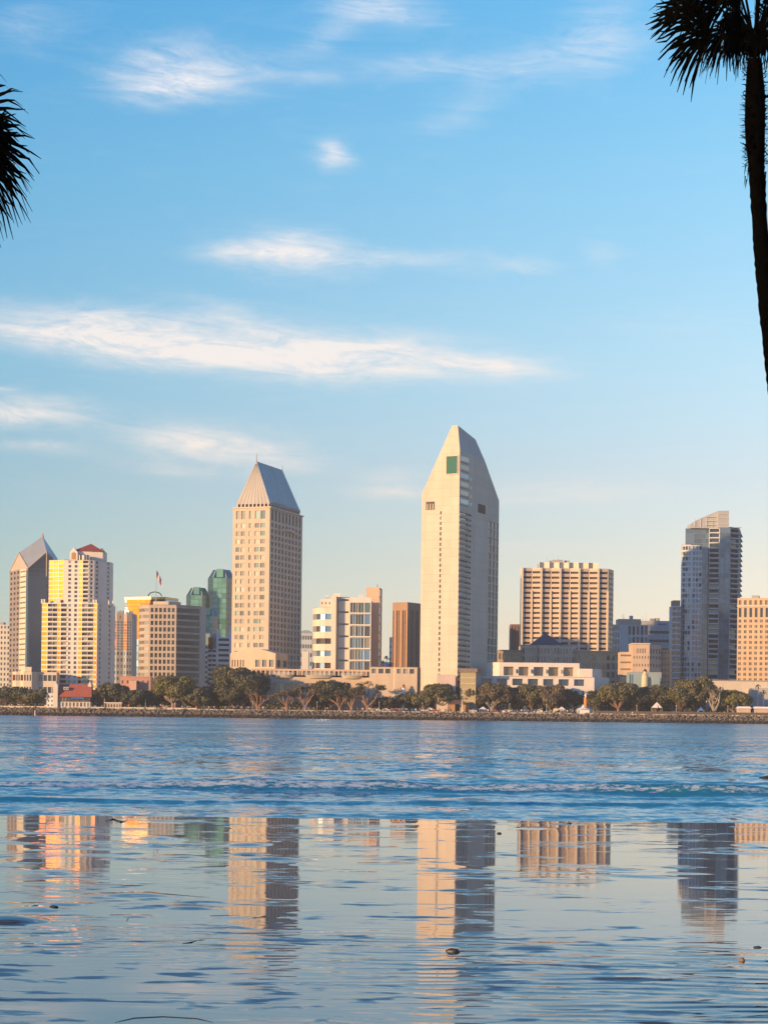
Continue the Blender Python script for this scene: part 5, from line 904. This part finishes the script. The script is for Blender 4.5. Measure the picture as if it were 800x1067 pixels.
    D = 1016; cx = PX(610, 730, D); t = thing('monument_column', 'orange column topped by a pale statue beside the white marquee', 'monument', (cx, D, G)); m = MB(); m.lathe((cx, D, G), [(1.3, 0), (1.3, .8), (1.0, 1.), (.95, Zp(610, 727.5, D)-G), (1.35, Zp(610, 727, D)-G)], mat('orange_column', (.62, .24, .06)), 12); m.build('shaft', t)
    zt = Zp(610, 727, D); m = MB(); m.tube([(cx, D, zt), (cx+.05, D, zt+.9), (cx, D, zt+1.7), (cx-.1, D, zt+2.2)], [.55, .5, .42, .18], WHITE, 8); m.tube([(cx, D, zt+1.6), (cx+.7, D, zt+2.1), (cx+.9, D, zt+2.7)], [.2, .16, .1], WHITE, 6); m.tube([(cx, D, zt+1.6), (cx-.7, D, zt+1.3), (cx-.8, D, zt+.8)], [.2, .15, .1], WHITE, 6); m.lathe((cx-.1, D, zt+2.2), [(.12, 0), (.25, .15), (.25, .35), (.1, .5)], WHITE, 8); m.build('statue', t)
    for cx_, yb, yt, D, body, lb in ((671.8, 715, 697, 1040, mat('lighthouse_cream', (.62, .52, .36)), 'small cream lighthouse with dark lantern rising above the trees'), (420.5, 724, 713, 1034, WHITE, 'tiny white lighthouse with red band below the sand stone block')):
        X = PX(cx_, yb, D); t = thing('lighthouse', lb, 'lighthouse', (X, D, G)); zt = Zp(cx_, yt, D); k = (1 if D > 1036 else .62); m = MB(); m.lathe((X, D, G), [(2.2*k, 0), (1.9*k, zt-G-5*k), (1.55*k, zt-G-3.2*k)], body, 14); m.build('tower', t)
        m = MB(); m.lathe((X, D, zt-3.2*k), [(1.9*k, 0.01), (1.9*k, .3*k), (.95*k, .32*k), (.95*k, 1.7*k)], body if D > 1036 else REDR, 14); m.build('gallery', t); m = MB(); m.lathe((X, D, zt-1.5*k), [(1.15*k, .01), (1.0*k, .5*k), (.15*k, 1.5*k)], DARK, 14); m.build('lantern_roof', t)
        if D > 1036: m = MB(); m.box((X+2.3, D+1.5, (G+zt-4.5)/2), (3.4, 2, zt-4.5-G), body); m.build('annex', t)
    # tents and sails
    cb = mat('canvas_red', (.5, .08, .06), var=.05)
    for x, yt, w_, m_, lb in ((684, 732, 3.4, TENT, 'white pointed sail canopy with red stripe under the dark wide tree'), (730, 737, 2., TENTB, 'small blue canopy tent below the tall olive tree'), (493, 738.5, 2.6, TENTB, 'blue canopy tent right of the gazebo'), (503, 736.5, 2.6, TENT, 'white canopy tent below the left end of the white hall'), (547, 739, 2.4, TENTB, 'blue canopy tent before the middle of the white hall'), (585, 736.5, 2.8, TENT, 'white canopy tent left of the marquee'), (448, 737.5, 2.4, TENT, 'white canopy tent behind the crowd below the grey link block'), (318, 735.5, 2.2, TENTB, 'blue canopy tent among the coral trees'), (160, 736.5, 2.2, TENT, 'white canopy tent at the left end of the crowd')):
        D = 1014; X = PX(x, 741, D); t = thing('canopy_tent', lb, 'tent', (X, D, G), 'canopy tents on the promenade'); zt = Zp(x, yt, D); ze = G+max(.9, (zt-G)*.55); m = MB(); q = [(X-w_*.75, D-w_*.75), (X+w_*.75, D-w_*.75), (X+w_*.75, D+w_*.75), (X-w_*.75, D+w_*.75)]
        m.hull([(a, b_, ze) for a, b_ in q], [(X+(a-X)*.06, D+(b_-D)*.06, zt) for a, b_ in q], m_); o = m.build('canopy', t)
        if x == 684: m = MB(); m.poly([(X+.25, D-w_*.752, ze+.02), (X+1., D-w_*.752, ze+.02), (X+.12, D-.3, zt-.2)], cb); m.build('stripe', o)
        for a, b_ in q: m = MB(); m.tube([(a, b_, G), (a, b_, ze)], [.06, .06], WHITE, 4); m.build('pole', t)
    D = 1015; X0, X1 = PX(768, 740, D), PX(800, 740, D)
    for a, b_, lb in ((X0, (X0+X1)/2-.5, 'white flat topped canopy hall with peach walls, left of two at the right edge'), ((X0+X1)/2+.5, X1+3, 'white flat topped canopy hall with peach walls, right of two at the right edge')):
        t = thing('canopy_hall', lb, 'pavilion', (a, D, G), 'canopy halls at the right edge'); m = MB(); m.prism([(a+.6, D), (b_-.6, D), (b_-.6, D+5), (a+.6, D+5)], G, Zp(780, 738.5, D), PEACH); m.build('wall', t); m = MB(); z = Zp(780, 738.5, D); m.hull([(a, D-.7, z), (b_, D-.7, z), (b_, D+6, z), (a, D+6, z)], [(a+1, D, z+1.1), (b_-1, D, z+1.1), (b_-1, D+5, z+1.1), (a+1, D+5, z+1.1)], TENT); m.build('roof', t)
    # low dark wall along the right part and white rail at left
    t = thing('boundary_wall', 'long low dark wall along the right half of the promenade', 'wall', (PX(620, 742, 1007), shore_y(110)+5.4, G)); m = MB(); x0, x1 = PX(616, 742, 1006), 262; y0, y1 = shore_y(x0)+5.2, shore_y(x1)+5.2; m.prism([(x0, y0), (x1, y1), (x1, y1+.4), (x0, y0+.4)], G+.13, G+1.3, mat('dark_wall', (.09, .07, .065))); m.build('wall', t); m = MB(); m.prism([(x0-.1, y0-.1), (x1, y1-.1), (x1, y1+.5), (x0-.1, y0+.5)], G+1.303, G+1.45, mat('dark_wall_cap', (.14, .11, .10))); m.build('coping', t)
    t = thing('seawall_kerb', 'pale concrete kerb along the left part of the seawall', 'kerb', (-210, shore_y(-210)+4.9, G)); m = MB(); x0, x1 = -262, PX(205, 742, 1015); m.prism([(x0, shore_y(x0)+4.7), (x1, shore_y(x1)+4.7), (x1, shore_y(x1)+5.2), (x0, shore_y(x0)+5.2)], G+.13, G+.6, STONE2); m.build('kerb_block', t); 
    t = thing('channel_marker', 'small white marker post standing in the water off the seawall', 'post', (PX(36.5, 745, 990), 990, 0)); m = MB(); m.tube([(t.location.x, 990, -.5), (t.location.x, 990, 2.2)], [.3, .25], WHITE, 8); m.build('post', t); m = MB(); m.lathe((t.location.x, 990, 2.2), [(.35, 0), (.35, .3), (.05, .6)], WHITE, 8); m.build('cap', t)
small_buildings()

def people_and_cars():
    R = random.Random(99)
    def body(pose):
        """one continuous low figure, 1.72 m"""
        me = bpy.data.meshes.new('person'); o = bpy.data.objects.new('person', me); COL.objects.link(o); bm = bmesh.new(); st = pose
        P = [(0, 0, .93, .15), (0, 0, 1.15, .14), (0, 0, 1.38, .16), (0, 0, 1.50, .065), (0, 0, 1.60, .095), (0, 0, 1.70, .07)]
        vs = [bm.verts.new(p[:3]) for p in P]; rad = [p[3] for p in P]
        for a, b_ in zip(vs, vs[1:]): bm.edges.new((a, b_))
        for s in (-1, 1):
            ch = [(s*.10, 0, .86, .10), (s*.11, -s*st*.18, .48, .07), (s*.11, s*st*.22 if st else 0, .08, .05), (s*.12, -.12+(s*st*.22 if st else 0), .04, .04)]; prev = vs[0]
            for c in ch: v = bm.verts.new(c[:3]); rad.append(c[3]); bm.edges.new((prev, v)); prev = v
            ch = [(s*.20, 0, 1.40, .065), (s*.27, .02, 1.12, .05), (s*.27, -.14 if st else -.05, .88, .038), (s*.27, -.18 if st else -.06, .80, .035)]; prev = vs[2]
            for c in ch: v = bm.verts.new(c[:3]); rad.append(c[3]); bm.edges.new((prev, v)); prev = v
        bm.to_mesh(me); bm.free(); md = o.modifiers.new('s', 'SKIN'); 
        for i, r in enumerate(rad): me.skin_vertices[0].data[i].radius = (r, r)
        me.skin_vertices[0].data[0].use_root = True
        dg = C.evaluated_depsgraph_get(); m2 = bpy.data.meshes.new_from_object(o.evaluated_get(dg)); bpy.data.objects.remove(o); return m2
    base = [body(0), body(1)]; skin = mat('skin', (.42, .24, .16), var=.05); hair = mat('hair', (.03, .02, .015))
    cols = [('white', (.7, .68, .66)), ('red', (.5, .05, .04)), ('blue', (.06, .13, .38)), ('black', (.025, .025, .03)), ('pink', (.55, .28, .30)), ('yellow', (.62, .42, .08)), ('grey', (.28, .28, .30)), ('turquoise', (.10, .36, .40))]
    kinds = []
    for cn, cc in cols:
        for bi, bs in enumerate(base):
            m = bs.copy(); m.materials.clear(); m.name = 'person'
            for k in (mat('cloth_'+cn, cc, var=.05), mat('trousers_dark', (.04, .045, .07)) if bi else mat('trousers_tan', (.25, .20, .14)), skin, hair): m.materials.append(k)
            for f in m.polygons: z = f.center.z; f.material_index = 1 if z < .92 else (0 if z < 1.47 and not (abs(f.center.x) > .2 and z < 1.0) else (3 if z > 1.64 else 2))
            kinds.append((cn, bi, m))
    zones = [(150, 262, 62, 'in the crowd before the shop houses'), (268, 386, 34, 'in front of the coral trees'), (388, 470, 40, 'left of the timber gazebo'), (486, 604, 44, 'in front of the white hall'), (700, 800, 12, 'near the canopy halls'), (2, 150, 16, 'by the red roofed house')]
    pose = ('standing', 'walking')
    for x0, x1, n, where in zones:
        for k in range(n):
            cn, bi, m = R.choice(kinds); x = R.uniform(x0, x1); X = PX(x, 741, 1010); dd = R.uniform(5.6, 12.5); y = shore_y(X)+dd
            if x > 612: y = shore_y(X)+R.uniform(6, 12)
            o = bpy.data.objects.new('person', m); COL.objects.link(o); s = R.uniform(.95, 1.08); o.scale = (s*1.1, s*1.1, s); o.location = (X, y, G+.125); o.rotation_euler = (0, 0, R.uniform(0, 6.28))
            tag(o, 'tiny person in a %s top %s %s' % (cn, pose[bi], where), 'person', '%s top people %s %s' % (cn, pose[bi], where))
    o = bpy.data.objects.new('person', kinds[0][2]); COL.objects.link(o); X = PX(655.5, 744, 1004); o.location = (X, shore_y(X)+5, G-.35); tag(o, 'lone tiny person standing on the seawall rocks right of the marquee', 'person')
    # parked cars behind the crowd
    gls = GD; tyre = mat('tyre', (.02, .02, .02)); rim = mat('rim', (.4, .4, .42), rough=.4)
    def car(cm):
        b = MB(); L, W, h = 4.5, 1.8, .62
        prof = [(-2.2, .35), (-2.25, .75), (-1.9, .88), (-1.35, .92), (-.75, 1.42), (.75, 1.46), (1.35, 1.0), (2.1, .88), (2.25, .6), (2.2, .32)]
        bd = MB(); f = [(x, -W/2, z) for x, z in prof]; k = [(x, W/2, z) for x, z in prof]; bd.hull(f[::-1], k[::-1], cm); gl = MB()
        for s in (-1, 1): y = s*(W/2+.006); gp = [(-1.2, y, .95), (-.72, y, 1.34), (.70, y, 1.38), (1.15, y, 1.0)]; gl.hull(gp if s < 0 else gp[::-1], [(x, y-s*.02, z) for x, _, z in (gp if s < 0 else gp[::-1])], gls)
        wh = []
        for x in (-1.4, 1.4):
            for s in (-1, 1): w = MB(); w.tube([(x, s*.72, .33), (x, s*.93, .33)], [.33, .33], tyre, 12); r_ = MB(); r_.tube([(x, s*.90, .33), (x, s*.945, .33)], [.19, .19], rim, 8); wh.append((w.mesh('wheel'), r_.mesh('rim')))
        return bd.mesh('body'), gl.mesh('side_window'), wh
    cc = [('white', (.72, .72, .72)), ('silver', (.38, .39, .42)), ('blue', (.05, .11, .30)), ('dark', (.03, .03, .035)), ('red', (.36, .03, .03))]; cars = {n: (mat('car_'+n, c, rough=.3, var=.03),) for n, c in cc}; built = {n: car(v[0]) for n, v in cars.items()}
    spots = [(x, 'left of the timber gazebo') for x in range(392, 462, 10)]+[(x, 'in front of the white hall') for x in range(492, 600, 11)]+[(x, 'behind the long dark wall at right') for x in (628, 640, 652)]
    for x, where in spots:
        n = R.choice([c[0] for c in cc]+['white']); bd, gl, wh = built[n]; X = PX(x, 741, 1020); y = shore_y(X)+R.uniform(15.5, 17.5)
        t = thing('parked_car', 'tiny %s parked car behind the promenade crowd %s' % (n, where), 'car', (X, y, G+.02), '%s cars parked %s' % (n, where)); t.rotation_euler = (0, 0, R.uniform(-.25, .25)+(pi if R.random() < .5 else 0))
        for nm, me in (('body', bd), ('side_window', gl)): o = bpy.data.objects.new(nm, me); COL.objects.link(o); o.parent = t
        for w, r_ in wh: o = bpy.data.objects.new('wheel', w); COL.objects.link(o); o.parent = t; o2 = bpy.data.objects.new('rim', r_); COL.objects.link(o2); o2.parent = o
    # lamp posts
    for x, wh in ((15, 'at the far left end of the shore'), (95, 'at the right gable of the red roofed house'), (148, 'before the pink stucco building'), (210, 'before the dark red roofed shop'), (262, 'below the big dome tree'), (330, 'between the coral trees'), (395, 'right of the widest coral tree'), (440, 'below the grey link block'), (530, 'before the left part of the white hall'), (568, 'before the right part of the white hall'), (660, 'below the small cream lighthouse'), (700, 'at foot of the slim dark flats'), (752, 'left of the yellow-green round tree')):
        X = PX(x, 741, 1012); y = shore_y(X)+13; t = thing('lamp_post', 'thin pale globe lamp post '+wh, 'lamp post', (X, y, G+.12), 'lamp posts along the promenade'); m = MB(); m.tube([(X, y, G+.12), (X, y, G+4.4)], [.09, .06], WHITE, 6); m.build('post', t); m = MB(); m.lathe((X, y, G+4.4), [(.08, 0), (.26, .18), (.26, .36), (.06, .52)], WHITE, 8); m.build('globe', t)
people_and_cars()

def beach_bits():
    R = random.Random(3)
    def stone(x, y, w_, h_, col, lb, name='stone'):
        d = EYE*F/(V(x, y)*-1); X = PX(x, y, d); bm = bmesh.new(); bmesh.ops.create_icosphere(bm, subdivisions=3, radius=1)
        for v in bm.verts: k = 1+.22*noise.noise(v.co*1.4+Vector((x, y, 0)))+.06*noise.noise(v.co*5); v.co = Vector((v.co.x*w_*k, v.co.y*w_*.7*k, max(-.35, v.co.z)*h_*k))
        me = bpy.data.meshes.new(name); bm.to_mesh(me); bm.free(); me.polygons.foreach_set('use_smooth', [True]*len(me.polygons)); me.materials.append(col); o = bpy.data.objects.new(name, me); COL.objects.link(o); o.location = (X, d, sand_z(X, d)+h_*.1); o.rotation_euler = (0, 0, R.uniform(-.3, .3)); tag(o, lb, 'stone')
    dk = mat('stone_dark', (.03, .03, .035), sc=20, rough=.5); br = mat('stone_brown', (.22, .12, .07), sc=20, rough=.7); kel = mat('kelp', (.035, .03, .015), sc=8, rough=.4)
    stone(472, 993, .05, .024, dk, 'dark flat stone lying in the reflection of the slanted tower'); stone(773, 1002, .022, .022, br, 'small round brown pebble near the right edge of the sand'); stone(56, 947, .04, .014, dk, 'thin dark stone on the wet sand at left'); stone(593, 859, .04, .02, dk, 'dark pebble near the water line, right of centre'); stone(520, 869, .035, .02, dk, 'dark pebble near the water line under the slanted tower'); stone(789, 988, .03, .01, dk, 'tiny dark chip by the right edge of the sand')
    def strand(pts, r, lb, col=kel):
        P = []
        for x, y in pts: d = EYE*F/(-V(x, y)); X = PX(x, y, d); P.append((X, d, sand_z(X, d)+r*.7))
        t = MB(); t.tube(P, [r*.4]+[r]*(len(P)-2)+[r*.3], col, 5); c = P[len(P)//2]; o = t.build('seaweed_strand', None, loc=c, smooth=True); tag(o, lb, 'seaweed')
    strand([(110, 856), (118, 854), (126, 857), (133, 855.5)], .012, 'dark tangle of seaweed at the water line on the left'); strand([(190, 984), (200, 983), (208, 980.5), (214, 980)], .003, 'thin curved seaweed strand on the sand below the wedge roofed hotel'); strand([(120, 1066), (140, 1061.5), (170, 1060), (205, 1062), (222, 1066)], .0022, 'long curved brown kelp strand at the bottom edge'); strand([(132, 960), (134, 957)], .006, 'tiny twig standing out of the sand at left')
    d = EYE*F/61.; X = PX(806, 808, d); t = thing('driftwood_log', 'dark log floating at the right edge of the bay', 'log', (X, d, .05)); m = MB(); m.tube([(X-.42, d, .02), (X-.2, d, .06), (X+.3, d+.05, .07), (X+.9, d, .04)], [.03, .05, .06, .04], kel, 8); m.build('trunk', t); m = MB(); m.tube([(X-.12, d, .08), (X-.05, d, .17), (X+.05, d, .22)], [.025, .02, .01], kel, 6); m.build('branch', t)
beach_bits()

# ================================================================== HAZE
def build_haze():
    b = MB(); m = bpy.data.materials.new('haze'); m.use_nodes = True; nt = m.node_tree
    for n in list(nt.nodes): nt.nodes.remove(n)
    o = nt.nodes.new('ShaderNodeOutputMaterial'); v = nt.nodes.new('ShaderNodeVolumePrincipled'); v.inputs['Color'].default_value = (.88, .93, 1, 1); v.inputs['Density'].default_value = HAZE; v.inputs['Anisotropy'].default_value = 0.
    nt.links.new(v.outputs[0], o.inputs['Volume'])
    b.prism([(-3700, -80), (3700, -80), (3700, 3600), (-3700, 3600)], -2.9, 176, m); o = b.build('haze'); tag(o, 'thin sunlit sea haze over the bay and city', 'haze', None, 'stuff')
HAZE = .00008
build_haze()
